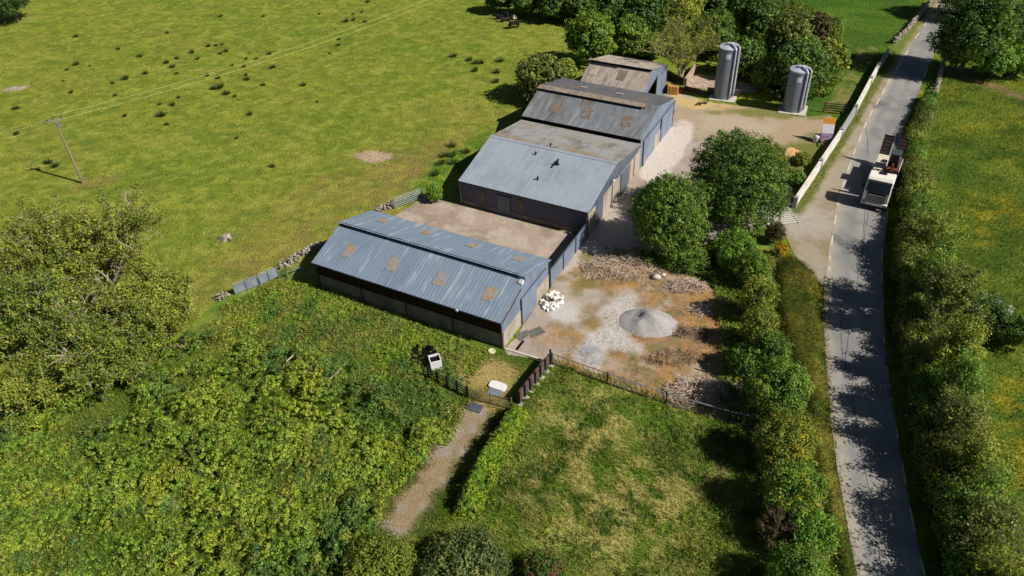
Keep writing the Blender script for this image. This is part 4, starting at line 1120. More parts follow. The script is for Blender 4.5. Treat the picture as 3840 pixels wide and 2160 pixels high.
grass('bank_grass', BANK, 190, .32, .045, bank_col, 'shaggy olive grass on the bank between hedge and road', bank_z, seed=5, lean=.9)
SCR = P2(D((2300, 430), (2335, 430), (2350, 560), (2390, 640), (2420, 780), (2430, 900), (2450, 1020), (2500, 1150), (2540, 1300), (2600, 1460), (2640, 1560), (2520, 1560), (2440, 1400), (2390, 1250), (2350, 1080), (2325, 900), (2312, 760), (2302, 600)))
def scr_col(x, y):
    c = np.tile(np.array(lin(112, 118, 62)), (len(x), 1))
    c = mixc(c, lin(140, 128, 92), .8 * sstep(.45, .6, fbm(x, y, 1.4, 4, 111)))
    return mixc(c, lin(98, 132, 50), .8 * sstep(.5, .62, fbm(x, y, 1.8, 4, 112)))
thicket('scrub', SCR, 2400, .34, 15, .17, scr_col, lambda x, y: .15 + 1.3 * np.clip(fbm(x, y, 1.3, 4, 113) - .25, 0, 1), 'olive brown scrub between the roadside hedge and the buttercup meadow', 'scrub', 14)
HDG = P2(D((1890, 650), (1945, 655), (1940, 800), (1960, 900), (2010, 1050), (2045, 1200), (2080, 1340), (2105, 1480), (1950, 1480), (1925, 1300), (1900, 1100), (1872, 950), (1865, 760)))
thicket('hedge_brambles', HDG, 2300, .34, 16, .16, lambda x, y: mixc(under_col(x, y) * .8, lin(128, 112, 88), .7 * sstep(.56, .64, fbm(x, y, 1.3, 4, 141))), lambda x, y: .2 + 1.7 * np.clip(fbm(x, y, 1.2, 4, 142) - .25, 0, 1),
        'brambles tangled between the shrubs of the roadside hedge', 'brambles', 18)
# field beyond the road, strip along the white wall, ragged yard edges
RF = P2([(3330, 780), (3312, 965), (3310, 1030), (3330, 1379), (3365, 1620), (3424, 1953), (3520, 2300), (4100, 2300), (4000, 1200), (3950, 300), (3560, 290), (3480, 430), (3395, 470)])
grass('meadow_grass', RF, 55, .3, .06, right_col, 'buttercup meadow grass on the far side of the road', seed=6, lean=.7)
def wall_strip(x, y): return np.tile(np.array(lin(106, 118, 38)), (len(x), 1)) * (.8 + .5 * fbm(x, y, 1, 3, 97))[:, None]
grass('verge_grass', P2([(3342, 190), (3300, 262), (3225, 400), (3165, 490), (3090, 606), (2985, 775), (2970, 800), (2990, 800), (3030, 750), (3120, 610), (3190, 500), (3245, 410), (3300, 310), (3360, 200)]), 120, .22, .05, wall_strip, 'ragged grass along the roadside foot of the white wall', seed=7)
def yg_keep(x, y): return sstep(.45, .62, fbm(x, y, 1.1, 4, 98))
grass('yard_weeds', P2(D((1440, 740), (1475, 640), (1500, 610), (1560, 640), (1700, 660), (1790, 690), (1830, 760), (1830, 900), (1850, 1030), (1700, 1000), (1560, 950), (1400, 895), (1450, 860), (1580, 730), (1520, 700))), 30, .25, .05,
      lambda x, y: mixc(np.tile(np.array(lin(150, 132, 74)), (len(x), 1)), lin(104, 108, 44), sstep(.5, .6, fbm(x, y, 1.3, 3, 99))), 'sparse dry weeds over the brown soil of the yard', seed=8, keep=yg_keep)
TRK = P2(D((1175, 990), (1290, 1030), (1275, 1080), (1215, 1140), (1165, 1240), (1140, 1310), (1090, 1420), (880, 1420), (960, 1300), (1050, 1190), (1110, 1090)))
_tr = P2([(1795, 1545), (1735, 1640), (1650, 1760), (1570, 1880), (1500, 1970)])
def trk_col(x, y): return mixc(np.tile(np.array(lin(116, 130, 52)), (len(x), 1)), lin(164, 148, 92), sstep(.45, .6, fbm(x, y, 1, 3, 131)))
grass('track_grass', TRK, 130, .3, .05, trk_col, 'ragged grass along both edges of the trodden track', seed=15, keep=lambda x, y: sstep(.5, 1.25, polydist(_tr, x, y, False) + 1.1 * (fbm(x, y, .8, 4, 132) - .5)))
grass('corner_grass', P2(D((1245, 890), (1370, 910), (1290, 1015), (1185, 975), (1195, 930))), 90, .3, .05, trk_col, 'dry grass in the corner inside the thin barred gate', seed=16, keep=lambda x, y: .25 + .75 * sstep(.42, .56, fbm(x, y, 1.2, 4, 133)))
grass('yard_straw', P2([(2250, 960), (2560, 1030), (2740, 1130), (2770, 1330), (2760, 1560), (2480, 1500), (2250, 1420), (2330, 1300), (2250, 1150)]), 80, .14, .05, lambda x, y: mixc(np.tile(np.array(lin(178, 150, 106)), (len(x), 1)), lin(150, 112, 66), sstep(.45, .58, fbm(x, y, .9, 3, 134))), 'flattened dead grass on the brown soil of the yard', seed=17, lean=1.6, keep=lambda x, y: sstep(.42, .6, fbm(x, y, .9, 4, 135)))
thicket('shade_weeds', P2(D((1600, 640), (1700, 625), (1800, 640), (1880, 660), (1880, 720), (1850, 1060), (1800, 1000), (1815, 900), (1805, 760), (1790, 705), (1690, 680), (1610, 668))), 1500, .26, 16, .15, lambda x, y: under_col(x, y) * .85,
        lambda x, y: .15 + .5 * fbm(x, y, 1.2, 3, 100), 'leafy weeds under the yard trees and along the hedge foot', 'weeds', 9)
grass('pasture_grass', P2([(-150, -60), (2350, -60), (2050, 300), (1960, 500), (1560, 750), (1180, 930), (800, 1120), (300, 1400), (-150, 1500)]), 13, .16, .085, pasture_col, 'short grazed grass of the big pasture', seed=10, lean=1.2, maxn=330000, soft=0, vary=.3)
grass('field_grass', P2([(2640, -60), (3480, -60), (3430, 60), (3210, 400), (3100, 440), (2960, 320)]), 14, .16, .09, far_col, 'mown grass of the field beyond the wood', seed=11, lean=1.2, soft=0)
thicket('wood_undergrowth', P2(D((1235, 2), (1420, 55), (1470, 120), (1640, 130), (1770, 150), (1870, 165), (1900, 215), (1930, 262), (1985, 250), (2050, 262), (2100, 240), (2118, 180), (2115, 60), (1900, -20), (1230, -40))), 4200, .7, 14, .35, lambda x, y: under_col(x, y) * .6,  # leaf colour darkened to paint in the shade under the wood
        lambda x, y: .4 + 1.2 * fbm(x, y, 3, 3, 101), 'undergrowth in painted shade beneath the trees of the wood', 'undergrowth', 12)
# ================================================================== THINGS
def px(pt, z=0): return g(pt[0], pt[1], z)
c1 = lambda x, y: (1100 + x / 2.07, 700 + y / 2.07)
c2 = lambda x, y: (1600 + x / 2.07, 100 + y / 2.07)
c4 = lambda x, y: (2200 + x / 2.07, 500 + y / 2.07)
c5 = lambda x, y: (1400 + x / 1.717, 1100 + y / 1.717)
c6 = lambda x, y: (2400 + x / 3.623, 100 + y / 3.623)
c7 = lambda x, y: (x / 1.811, 600 + y / 1.811)
c8 = lambda x, y: (1550 + x / 3.22, 1200 + y / 3.22)
c9 = lambda x, y: (2950 + x / 4.83, 300 + y / 4.83)
cP = lambda x, y: (x / 1.811, y / 1.811)
cL = lambda x, y: (x / 1.685, 1300 + y / 1.685)

def run(a, b):
    """local frame along a -> b: origin, length, rotation"""
    d = b - a
    return a, d.length, math.atan2(d.y, d.x)

# ---- silos
m_silo = M('galvanised_silo', lin(124, 134, 150), [('noise', lin(98, 106, 122), .8, (2, 2, .25), .45, .62, .7), ('noise', lin(128, 122, 110), .7, (1.5, 1.5, .3), .56, .7, .6)], rough=.42, spec=.5, metal=.25)
m_silo_lid = M('silo_lid', lin(190, 196, 206), [('noise', lin(164, 170, 180), 2, (1, 1, 1), .45, .62, .7)], rough=.5, metal=.1)
m_pale_conc = M('pale_concrete', lin(206, 198, 186), [('noise', lin(170, 160, 146), 1.5, (1, 1, 1), .45, .64, .7)], rough=.9, bump=(9, .3, .02))
m_label = M('white_label', lin(206, 210, 216), rough=.6)
def silo(pt, r, h, label, slab):
    root = empty('feed_silo', px(pt), 0, label, 'silo', 'feed silos by the pen')
    prof = []
    z = .35
    while z < h - .01:
        prof += [(r, z), (r + .018, z + .09), (r + .018, z + .12)]
        z += .21
    prof.append((r, h))
    MB().lathe([(r, .06)] + prof, 40).build('tank', m_silo, root, smooth=False)
    MB().lathe([(r + .05, h - .03), (r + .05, h + .04), (r * .55, h + .2), (.22, h + .33), (.2, h + .42)], 40).build('lid', m_silo_lid, root)
    MB().lathe([(.26, h + .42), (.28, h + .5), (.1, h + .56)], 16).build('hatch', m_silo_lid, root)
    # two filling chutes and a ladder down the sunny side
    for a, rr in ((-62, .13), (-28, .16)):
        A = R(a); cx, cy = (r + rr + .05) * math.cos(A), (r + rr + .05) * math.sin(A)
        f = MB().tube([(cx * .98, cy * .98, .75), (cx, cy, 1.1), (cx, cy, h + .02), (cx * .82, cy * .82, h + .28), (cx * .2, cy * .2, h + .5)], rr, 12).build('chute', m_silo_lid, root)
        MB().hexa([(cx - .12, cy - .12, .3), (cx + .12, cy - .12, .3), (cx + .12, cy + .12, .3), (cx - .12, cy + .12, .3)], [(cx - .05, cy - .05, .9), (cx + .05, cy - .05, .9), (cx + .05, cy + .05, .9), (cx - .05, cy + .05, .9)]).build('chute_foot', m_steel, f)
    A = R(-45); lx, ly = (r + .16) * math.cos(A), (r + .16) * math.sin(A)
    ld = MB(); sx, sy = -math.sin(A) * .2, math.cos(A) * .2
    for s in (-1, 1): ld.bar((lx + sx * s, ly + sy * s, .4), (lx + sx * s, ly + sy * s, h + .5), .05)
    zz = .6
    while zz < h + .4: ld.bar((lx - sx, ly - sy, zz), (lx + sx, ly + sy, zz), .035); zz += .3
    ld.build('ladder', m_dkpost, root)
    pl = MB(); 
    for k in range(7):
        a0, a1 = R(-118 + k * 4.5), R(-118 + (k + 1) * 4.5)
        q = r + .035
        pl.face([(q * math.cos(a0), q * math.sin(a0), h - 1.15), (q * math.cos(a1), q * math.sin(a1), h - 1.15), (q * math.cos(a1), q * math.sin(a1), h - .5), (q * math.cos(a0), q * math.sin(a0), h - .5)])
    pl.build('plate', m_label, root)
    MB().box(-r - .35, -r - .3, 0, r + .35 + slab, r + .3, .14).build('plinth', m_pale_conc, root, bevel=.02).rotation_euler = (0, 0, YB + R(6))
    return root
silo((2707, 364), 1.1, 6.6, 'taller ribbed grey silo standing by the concrete pen', .35)
silo((2968, 412), 1.12, 5.2, 'shorter ribbed grey silo nearer the road, in front of the ivy green tree', .3)

# ---- concrete pen behind the taller silo
pen_floor = sheet('pen_floor', P2([c6(610, 820), c6(760, 640), c6(1640, 800), c6(1600, 900), c6(1380, 900)]), .05, M('pen_slabs', lin(176, 156, 138), [('noise', lin(110, 90, 76), 3, (1, 1, 1), .5, .62, .8), ('noise', lin(200, 184, 166), 2, (1, 1, 1), .5, .6, .7)], rough=.95), .4, .1)
def wall_run(name, pts, h, th, mat, label, cat, group=None, cap=None, z0=0.0):
    o, L, rz = run(pts[0], pts[-1])
    root = empty(name, o, rz, label, cat, group)
    inv = Matrix.Rotation(-rz, 4, 'Z')
    mb = MB(); cb = MB()
    loc = [inv @ (p - o) for p in pts]
    for a, b in zip(loc, loc[1:]):
        mb.bar((a.x, a.y, h / 2 + z0), (b.x, b.y, h / 2 + z0), th, h)
        if cap: cb.bar((a.x, a.y, h + z0 + .04), (b.x, b.y, h + z0 + .04), th + .1, .078)
    mb.build('masonry', mat, root)
    if cap: cb.build('coping', cap, root)
    return root, loc
m_block = M('dark_blockwork', lin(96, 86, 76), [('noise', lin(70, 62, 54), 2, (1, 1, 1), .45, .6, .8)], rough=.95)
m_pinkconc = M('pinkish_concrete', lin(186, 160, 138), [('noise', lin(150, 126, 104), 1.5, (1, 1, 1), .45, .6, .7)], rough=.95)
wall_run('pen_wall', [px(c6(372, 700)), px(c6(600, 800))], 1.0, .2, m_block, 'dark block wall running from the far shed to the pen', 'wall')
wall_run('pen_wall', [px(c6(612, 800)), px(c6(752, 600))], 1.0, .34, m_pinkconc, 'pale concrete wall at the left side of the pen', 'wall')
wall_run('pen_wall', [px(c6(600, 860)), px(c6(890, 930))], .55, .25, m_block, 'low dark wall at the front of the pen left of the taller silo', 'wall')
wall_run('pen_wall', [px(c6(905, 920)), px(c6(1350, 960))], .95, .22, m_block, 'dark wall behind the foot of the taller silo', 'wall')
def rail_fence(name, a, b, h, rails, posts, mat, label, cat='fence', group=None, rw=.06, pw=.09):
    o, L, rz = run(a, b)
    root = empty(name, o, rz, label, cat, group)
    for k in range(posts):
        x = L * k / (posts - 1)
        MB().box(x - pw / 2, -pw / 2, -.1, x + pw / 2, pw / 2, h + .08).build('post', mat, root)
    for k in range(rails):
        z = h * (k + 1) / rails - .05
        MB().bar((0, -pw / 2 - rw / 2 + .01, z), (L, -pw / 2 - rw / 2 + .01, z), rw, rw * 1.4).build('rail', mat, root)
    return root
m_dkwood = M('dark_wood', lin(58, 46, 40), [('noise', lin(84, 70, 60), 4, (1, 1, 1), .48, .62, .7)], rough=.9)
rail_fence('rail_fence', px(c6(752, 600)), px(c6(1640, 790)), 1.5, 3, 7, m_dkwood, 'dark rail fence along the back of the pen')
MB().tube([px(c6(1615, 790)), px(c6(1640, 760), .8), px(c6(1615, 790)) + Vector((.25, .1, 2.2))], [.08, .07, .06], 8).build('timber_post', m_pinkconc)
tag(bpy.data.objects['timber_post'], 'pale leaning post at the right end of the pen fence', 'post')

# straw bale, red machine and dark scrap by the far shed
bl = empty('straw_bale', px(c6(445, 905)), R(-18), 'square orange straw bale beside the doorway of the far shed', 'bale')
m_straw = M('straw', lin(206, 158, 88), [('noise', lin(164, 120, 64), 6, (1, 1, 3), .42, .6, .8)], rough=.95, bump=(30, .8, .04))
MB().box(-.7, -.55, 0, .7, .55, 1.15).build('bale', m_straw, bl, bevel=.08)
tw = MB()
for x in (-.35, 0, .35): tw.box(x - .015, -.562, .02, x + .015, .562, 1.162)
tw.build('twine', M('twine', lin(150, 96, 50), rough=.9), bl)
br = empty('wheelbarrow', px(c6(330, 890)), R(30), 'dark wheelbarrow left of the straw bale', 'wheelbarrow')
MB().hexa([(-.4, -.25, .3), (.3, -.25, .3), (.3, .25, .3), (-.4, .25, .3)], [(-.55, -.36, .62), (.5, -.36, .62), (.5, .36, .62), (-.55, .36, .62)]).build('tray', m_dkpost, br)
MB().tube([(.62, -.05, .2), (.62, .05, .2)], .2, 16).build('wheel', m_gutter, br)
f = MB()
for s in (-1, 1): f.bar((.62, s * .12, .2), (-1.0, s * .3, .55), .04).bar((-.3, s * .22, .35), (-.3, s * .24, 0), .04)
f.build('frame', m_dkpost, br)
m_red = M('faded_red_paint', lin(176, 66, 56), [('noise', lin(120, 56, 46), 5, (1, 1, 1), .5, .62, .7)], rough=.6)
rd = empty('fuel_can', px(c6(545, 905)), .4, 'small red fuel can right of the straw bale', 'can')
MB().box(-.2, -.13, 0, .2, .13, .48).build('can', m_red, rd, bevel=.04)
MB().tube([(-.12, 0, .48), (-.12, 0, .56), (.1, 0, .56), (.1, 0, .48)], .025, 6).build('handle', m_red, rd)
sc_ = MB()
for k in range(9):
    a = random.uniform(0, 3.1); c = Vector((random.uniform(-.6, .6), random.uniform(-.25, .25), .08 + .1 * random.random()))
    d = Vector((math.cos(a), math.sin(a), .1)) * random.uniform(.3, .6)
    sc_.bar(c - d, c + d, .09, .05)
o = sc_.build('scrap_pile', m_dkpost); o.location = px(c6(830, 1055)); tag(o, 'dark scrap lying on the gravel in front of the taller silo', 'scrap')

# ---- white boundary wall with piers
WL = [c3(1508, 335), c3(1440, 440), c3(1390, 530), c3(1288, 722), c3(1190, 880), c3(1050, 1090), c3(880, 1345)]
m_wwall = M('whitewashed_render', lin(226, 220, 208), [('noise', lin(190, 180, 166), 1.2, (1, 1, 1), .5, .66, .7)], rough=.85)
m_gwall = M('bare_cement_wall', lin(160, 160, 160), [('noise', lin(130, 130, 130), 1.2, (1, 1, 1), .5, .66, .7)], rough=.9)
HW = 1.15
wp = [g(p[0], p[1], HW) for p in WL]
wp = [Vector((p.x, p.y, 0)) for p in wp]
o_, L_, rz_ = run(wp[0], wp[-1])
bw = empty('boundary_wall', o_, rz_, 'long white rendered wall with grey piers along the road', 'wall')
inv = Matrix.Rotation(-rz_, 4, 'Z')
lp = [inv @ (p - o_) for p in wp]
for i, (a, b) in enumerate(zip(lp, lp[1:])):
    gray = i in (0, 3)
    MB().bar((a.x, a.y, HW / 2), (b.x, b.y, HW / 2), .22, HW).build('wall_panel', m_gwall if gray else m_wwall, bw, label='bare grey panel of the wall' if gray else None)
    MB().bar((a.x, a.y, HW + .03), (b.x, b.y, HW + .03), .34, .06).build('coping', m_gwall if gray else m_wwall, bw)
for i, p in enumerate(lp[1:]):
    f = MB().box(p.x - .2, p.y - .2, 0, p.x + .2, p.y + .2, HW + .17).build('pier', m_gwall, bw)
    MB().hexa([(p.x - .26, p.y - .26, HW + .17), (p.x + .26, p.y - .26, HW + .17), (p.x + .26, p.y + .26, HW + .17), (p.x - .26, p.y + .26, HW + .17)],
              [(p.x - .1, p.y - .1, HW + .3), (p.x + .1, p.y - .1, HW + .3), (p.x + .1, p.y + .1, HW + .3), (p.x - .1, p.y + .1, HW + .3)]).build('pier_cap', m_gwall, f)
# low end of the wall sloping to the cattle grid
rail_fence('entrance_rail', px(c4(1590, 570)) + Vector((-.3, -.1, 0)), px(c4(1500, 650)), 1.0, 3, 2, m_steel, 'short grey railing from the wall end to the cattle grid')

# dry stone walls: scattered stones packed to a wall
m_stone = M('field_stone', lin(168, 158, 146), [('noise', lin(120, 110, 100), 2.5, (1, 1, 1), .42, .6, .8), ('noise', lin(196, 188, 178), 4, (1, 1, 1), .55, .66, .7)], rough=.95, bump=(12, .5, .04))
def rock_mesh(r, c, s):
    u = np.array([(0, 0, 1), (0, 0, -1), (1, 0, 0), (-1, 0, 0), (0, 1, 0), (0, -1, 0), (.6, .6, .6), (-.6, .6, .6), (.6, -.6, .6), (-.6, -.6, .6), (.6, .6, -.6), (-.6, .6, -.6), (.6, -.6, -.6), (-.6, -.6, -.6)])
    return u * s * r.uniform(.7, 1.2, (14, 1)) + c
RF_ = [(0, 6, 7), (0, 8, 6), (0, 9, 8), (0, 7, 9), (2, 6, 8), (3, 9, 7), (4, 7, 6), (5, 8, 9), (2, 10, 6), (2, 8, 12), (2, 12, 10), (3, 7, 11), (3, 13, 9), (3, 11, 13), (4, 6, 10), (4, 11, 7), (4, 10, 11), (5, 12, 8), (5, 9, 13), (5, 13, 12), (1, 11, 10), (1, 10, 12), (1, 12, 13), (1, 13, 11)]
def stone_wall(name, pts, h, th, label, seed, mat=None, size=.2):
    r = np.random.default_rng(seed)
    V, Q = [], []
    n = 0
    for a, b in zip(pts, pts[1:]):
        d = b - a; L = d.length; d = d / L; s = Vector((-d.y, d.x, 0))
        for k in range(int(L * h / (size * size) * 1.5)):
            t = r.random(); zz = r.random()
            hh = h * (.75 + .5 * float(fbm(np.array([a.x + t * L]), np.array([a.y]), .8, 3, seed)[0]))
            c = a + d * (t * L) + s * ((r.random() - .5) * th * (1.25 - .6 * zz)); c.z = zz * hh
            V.append(rock_mesh(r, np.array(c), np.array([size, size * .8, size * .55]) * r.uniform(.5, 1.1)))
            Q += [(i + n, j + n, k2 + n) for i, j, k2 in RF_]; n += 14
    return tag(np_mesh(name, np.concatenate(V), np.array(Q), mat or m_stone), label, 'wall')
stone_wall('stone_wall', [px(c7(2190, 590)), px(c7(2060, 650)), px(c7(1905, 745))], .8, .6, 'low dry stone wall behind the left end of the boarded shed', 1)
stone_wall('stone_wall', [px(c7(1550, 925)), px(c7(1478, 960))], .7, .6, 'short stub of stone wall at the end of the sheeted gates, beside the ash', 2)
stone_wall('stone_wall', [px(c1(640, 205)), px(c1(775, 150))], .7, .5, 'tumbled stones between the boarded shed and the galvanised field gate', 3)
stone_wall('stone_wall', [px(c3(1870, 445)), px(c3(1842, 560)), px(c3(1790, 760)), px(c3(1760, 860))], .95, .4, 'pale stone wall by the hedgerow below the field path', 4)
stone_wall('stone_wall', [px(c3(1790, 20)), px(c3(1700, 130)), px(c3(1610, 240)), px(c3(1540, 300))], .95, .4, 'stone wall along the left of the road at the top of the view', 5)

# ---- gates
def bar_gate(name, a, b, h, rails, mat, label, posts=True, braces=0, r_=.03, group=None):
    o, L, rz = run(a, b)
    root = empty(name, o, rz, label, 'gate', group)
    for x in [.06, L - .06] + [L * (k + 1) / (braces + 1) for k in range(braces)]: MB().tube([(x, 0, .15), (x, 0, h)], r_, 6).build('upright', mat, root)
    for k in range(rails):
        z = .15 + (h - .15) * k / (rails - 1)
        MB().tube([(.06, 0, z), (L - .06, 0, z)], r_, 6).build('bar', mat, root)
    if posts:
        for x in (-.06, L + .06): MB().tube([(x, 0, -.1), (x, 0, h + .2)], .06, 8).build('post', mat, root)
    return root
bar_gate('field_gate', px(c1(790, 172)), px(c1(1000, 90)), 1.25, 6, m_steel, 'galvanised bar gate between the concrete yard and the pasture', r_=.04, braces=1)
m_sheet = M('gate_sheeting', lin(140, 150, 162), [('noise', lin(112, 122, 134), 1.5, (1, 1, .3), .45, .62, .7)], rough=.5)
def sheet_gate(a, b, label):
    o, L, rz = run(a, b)
    root = empty('sheeted_gate', o, rz, label, 'gate', 'sheeted gates by the stone wall')
    mb = MB(); n = int(L / .16)
    for i in range(n): mb.box(L * i / n, -.02 if i % 2 else -.045, .12, L * (i + 1) / n - .001, .0, 1.05)
    mb.build('sheeting', m_sheet, root)
    fr = MB().tube([(0, .05, 1.12), (L, .05, 1.12)], .03, 6).tube([(0, .05, 1.3), (L, .05, 1.3)], .03, 6)
    for x in (0, L / 2, L): fr.tube([(x, .05, 0), (x, .05, 1.32)], .04, 6)
    fr.build('frame', m_steel, root)
sheet_gate(px(c7(1895, 795)), px(c7(1772, 850)), 'grey sheeted gate next to the dry stone wall')
sheet_gate(px(c7(1762, 856)), px(c7(1600, 915)), 'grey sheeted gate nearest the ash trees')
rail_fence('pole_barrier', px(c7(2070, 760)), px(c7(1960, 800)), .7, 1, 2, m_steel, 'single pole barrier between the stone wall and the boarded shed')
# sheeted fence from shed to barn
pf = empty('sheeted_fence', B(-.05, 8.95), YB, 'grey sheeted fence closing the concrete yard between the two nearest barns', 'fence')
mb = MB()
y = 0
k = 0
while y < 8.5:
    mb.box(-.03 if k % 2 else -.015, y, .0, .03, min(y + .24, 8.5), 1.72); y += .245; k += 1
mb.build('sheeting', m_door, pf)
for y in (.05, 2.85, 5.65, 8.45): MB().box(.031, y - .05, 0, .1, y + .05, 1.8).build('post', m_dkpost, pf)
MB().box(-.06, 0, 1.722, .06, 8.5, 1.78).build('rail', m_door_dk, pf)
# wooden field gate below the track
wg = empty('wooden_gate', px(c9(660, 590)), math.atan2((px(c9(1010, 625)) - px(c9(660, 590))).y, (px(c9(1010, 625)) - px(c9(660, 590))).x), 'brown wooden gate across the grassy track beside the white wall', 'gate')
LG = (px(c9(1010, 625)) - px(c9(660, 590))).length
m_wood = M('weathered_wood', lin(120, 96, 72), [('noise', lin(84, 64, 48), 4, (1, 1, 1), .45, .6, .8)], rough=.9)
for x in (0, LG): MB().box(x - .09, -.09, 0, x + .09, .09, 1.5).build('post', m_wood, wg)
for zz in (.3, .6, .9, 1.2): MB().box(.1, -.03, zz, LG - .1, .03, zz + .11).build('bar', m_wood, wg)
MB().bar((.15, -.05, .3), (LG / 2, -.05, 1.25), .09, .04).build('brace', m_wood, wg)
MB().bar((LG - .15, -.05, .3), (LG / 2, -.05, 1.25), .09, .04).build('brace', m_wood, wg)

# sleeper wall with steel posts, left of the soil yard gate
sa, sb = px(c8(1640, 540)), px(c8(1270, 1010))
o, L, rz = run(sa, sb)
sw = empty('sleeper_wall', o, rz, 'brown sleeper wall held by dark steel posts at the yard corner', 'wall')
m_sleeper = M('tarred_sleeper', lin(104, 84, 78), [('noise', lin(70, 54, 48), 3, (.4, 1, 1), .45, .62, .8)], rough=.9)
for k in range(5): MB().box(0, -.09, .24 * k, L, .05, .24 * k + .225).build('sleeper', m_sleeper, sw)
for k in range(7):
    x = L * k / 6
    MB().box(x - .06, .056, 0, x + .06, .19, 1.42 if k else 1.75).build('post', m_dkpost, sw)
    MB().box(x - .2, .05, 0, x + .2, .42, .09).build('post_footing', m_pale_conc, sw)
# slanted bar feed barrier fence
FP = [px(c5(1150, 455)), px(c5(1505, 582)), px(c5(1882, 712)), px(c5(2285, 828)), px(c5(2440, 862))]
o, L, rz = run(FP[0], FP[-1])
bf = empty('feed_barrier_fence', o, rz, 'rusty barrier fence of slanted bars along the front of the soil yard', 'fence')
m_rusty = M('rusty_steel', lin(140, 122, 108), [('noise', lin(112, 76, 54), 5, (1, 1, 1), .48, .62, .8)], rough=.8, metal=.1)
invf = Matrix.Rotation(-rz, 4, 'Z')
fl = [invf @ (p - o) for p in FP]
for i, (a, b) in enumerate(zip(fl, fl[1:])):
    d = (b - a); n = max(2, int(d.length / .42))
    for zz in (.12, 1.15): MB().tube([a + Vector((0, 0, zz)), b + Vector((0, 0, zz))], .043, 6).build('rail', m_steel if i != 0 else m_rusty, bf)
    bars = MB()
    for k in range(n):
        p = a + d * (k + .1) / n; q = a + d * (k + .85) / n
        bars.tube([(p.x, p.y, 1.12), (q.x, q.y, .14)], .022, 5)
    bars.build('slanted_bars', m_rusty, bf)
for p in fl: MB().tube([(p.x, p.y, -.1), (p.x, p.y, 1.25)], .06, 8).build('post', m_dkpost, bf)
# dark wooden fence and its gate
rail_fence('board_fence', px(c8(190, 690)), px(c8(655, 930)), 1.15, 4, 5, M('tarred_wood', lin(38, 34, 32), rough=.9), 'dark wooden board fence in the weeds beside the trodden track', rw=.045, pw=.14)
bar_gate('track_gate', px(c8(690, 955)), px(c8(1180, 1085)), 1.15, 7, M('dull_brown_steel', lin(120, 108, 84), rough=.7), 'thin barred gate across the trodden track', r_=.028, braces=1)

# ---- cattle grid
cg0, cg1, cg2, cg3 = px(c4(1395, 690)), px(c4(1425, 590)), px(c4(1545, 590)), px(c4(1495, 660))
ctr = (cg0 + cg1 + cg2 + cg3) / 4
dirr = ((cg2 - cg1) + (cg3 - cg0)).normalized()
cgo = empty('cattle_grid', (ctr.x, ctr.y, 0), math.atan2(dirr.y, dirr.x), 'pale barred cattle grid in the yard entrance beside the white wall end', 'cattle grid')
MB().box(-1.5, -1.9, .0, 1.5, 1.9, .056).build('pit', M('grid_pit', lin(110, 106, 100), rough=.9), cgo)
gb = MB()
for k in range(11): gb.box(-1.5, -1.85 + k * .345, .06, 1.5, -1.85 + k * .345 + .15, .16)
gb.build('bars', M('grid_bar', lin(206, 200, 190), rough=.7), cgo)
MB().box(-1.6, -2.0, 0, -1.5, 2.0, .18).build('kerb', m_pale_conc, cgo)
MB().box(1.5, -2.0, 0, 1.6, 2.0, .18).build('kerb', m_pale_conc, cgo)

# ---- utility pole and its lines
m_pole = M('pole_timber', lin(150, 136, 108), [('noise', lin(120, 106, 84), 2, (3, 3, .2), .45, .62, .7)], rough=.9)
pb = px((312, 687))
up = empty('utility_pole', pb, R(20), 'lone wooden utility pole standing in the pasture', 'pole')
PH = 8.1
MB().tube([(0, 0, -.3), (0, 0, PH)], [.15, .1], 12).build('shaft', m_pole, up)
ca = R(38)
MB().bar((-.8, 0, PH - .25), (.8, 0, PH - .25), .12, .12).build('crossarm', m_steel, up)
for x in (-.72, 0, .72):
    MB().lathe([(.05, PH - .19 if x else PH), (.07, PH - .1 if x else PH + .1), (.04, PH + .02 if x else PH + .2)], 10, (x, 0)).build('insulator', m_dkpost, up)
MB().box(.1, -.16, PH - 1.0, .34, .16, PH - .55).build('switch_box', m_steel, up)
far = g(1760, -58, 9.0)
lef = g(-260, 515, 8.5)
mw = M('conductor', lin(186, 194, 120), rough=.6)
wr = MB()
drn = (far - pb); drn.z = 0; drn.normalize(); sd_ = Vector((-drn.y, drn.x, 0))
for k, off in enumerate((-.72, .72)):
    mid = pb + sd_ * off + Vector((0, 0, PH))
    for e in (far + sd_ * off, lef + sd_ * off):
        pts = [mid + (e - mid) * t + Vector((0, 0, -1.1 * (4 * t * (1 - t)))) for t in np.linspace(0, 1, 14)]
        wr.tube(pts, .016, 4)
tag(wr.build('overhead_wires', mw), 'pair of thin overhead wires crossing the pasture from the utility pole', 'wire')

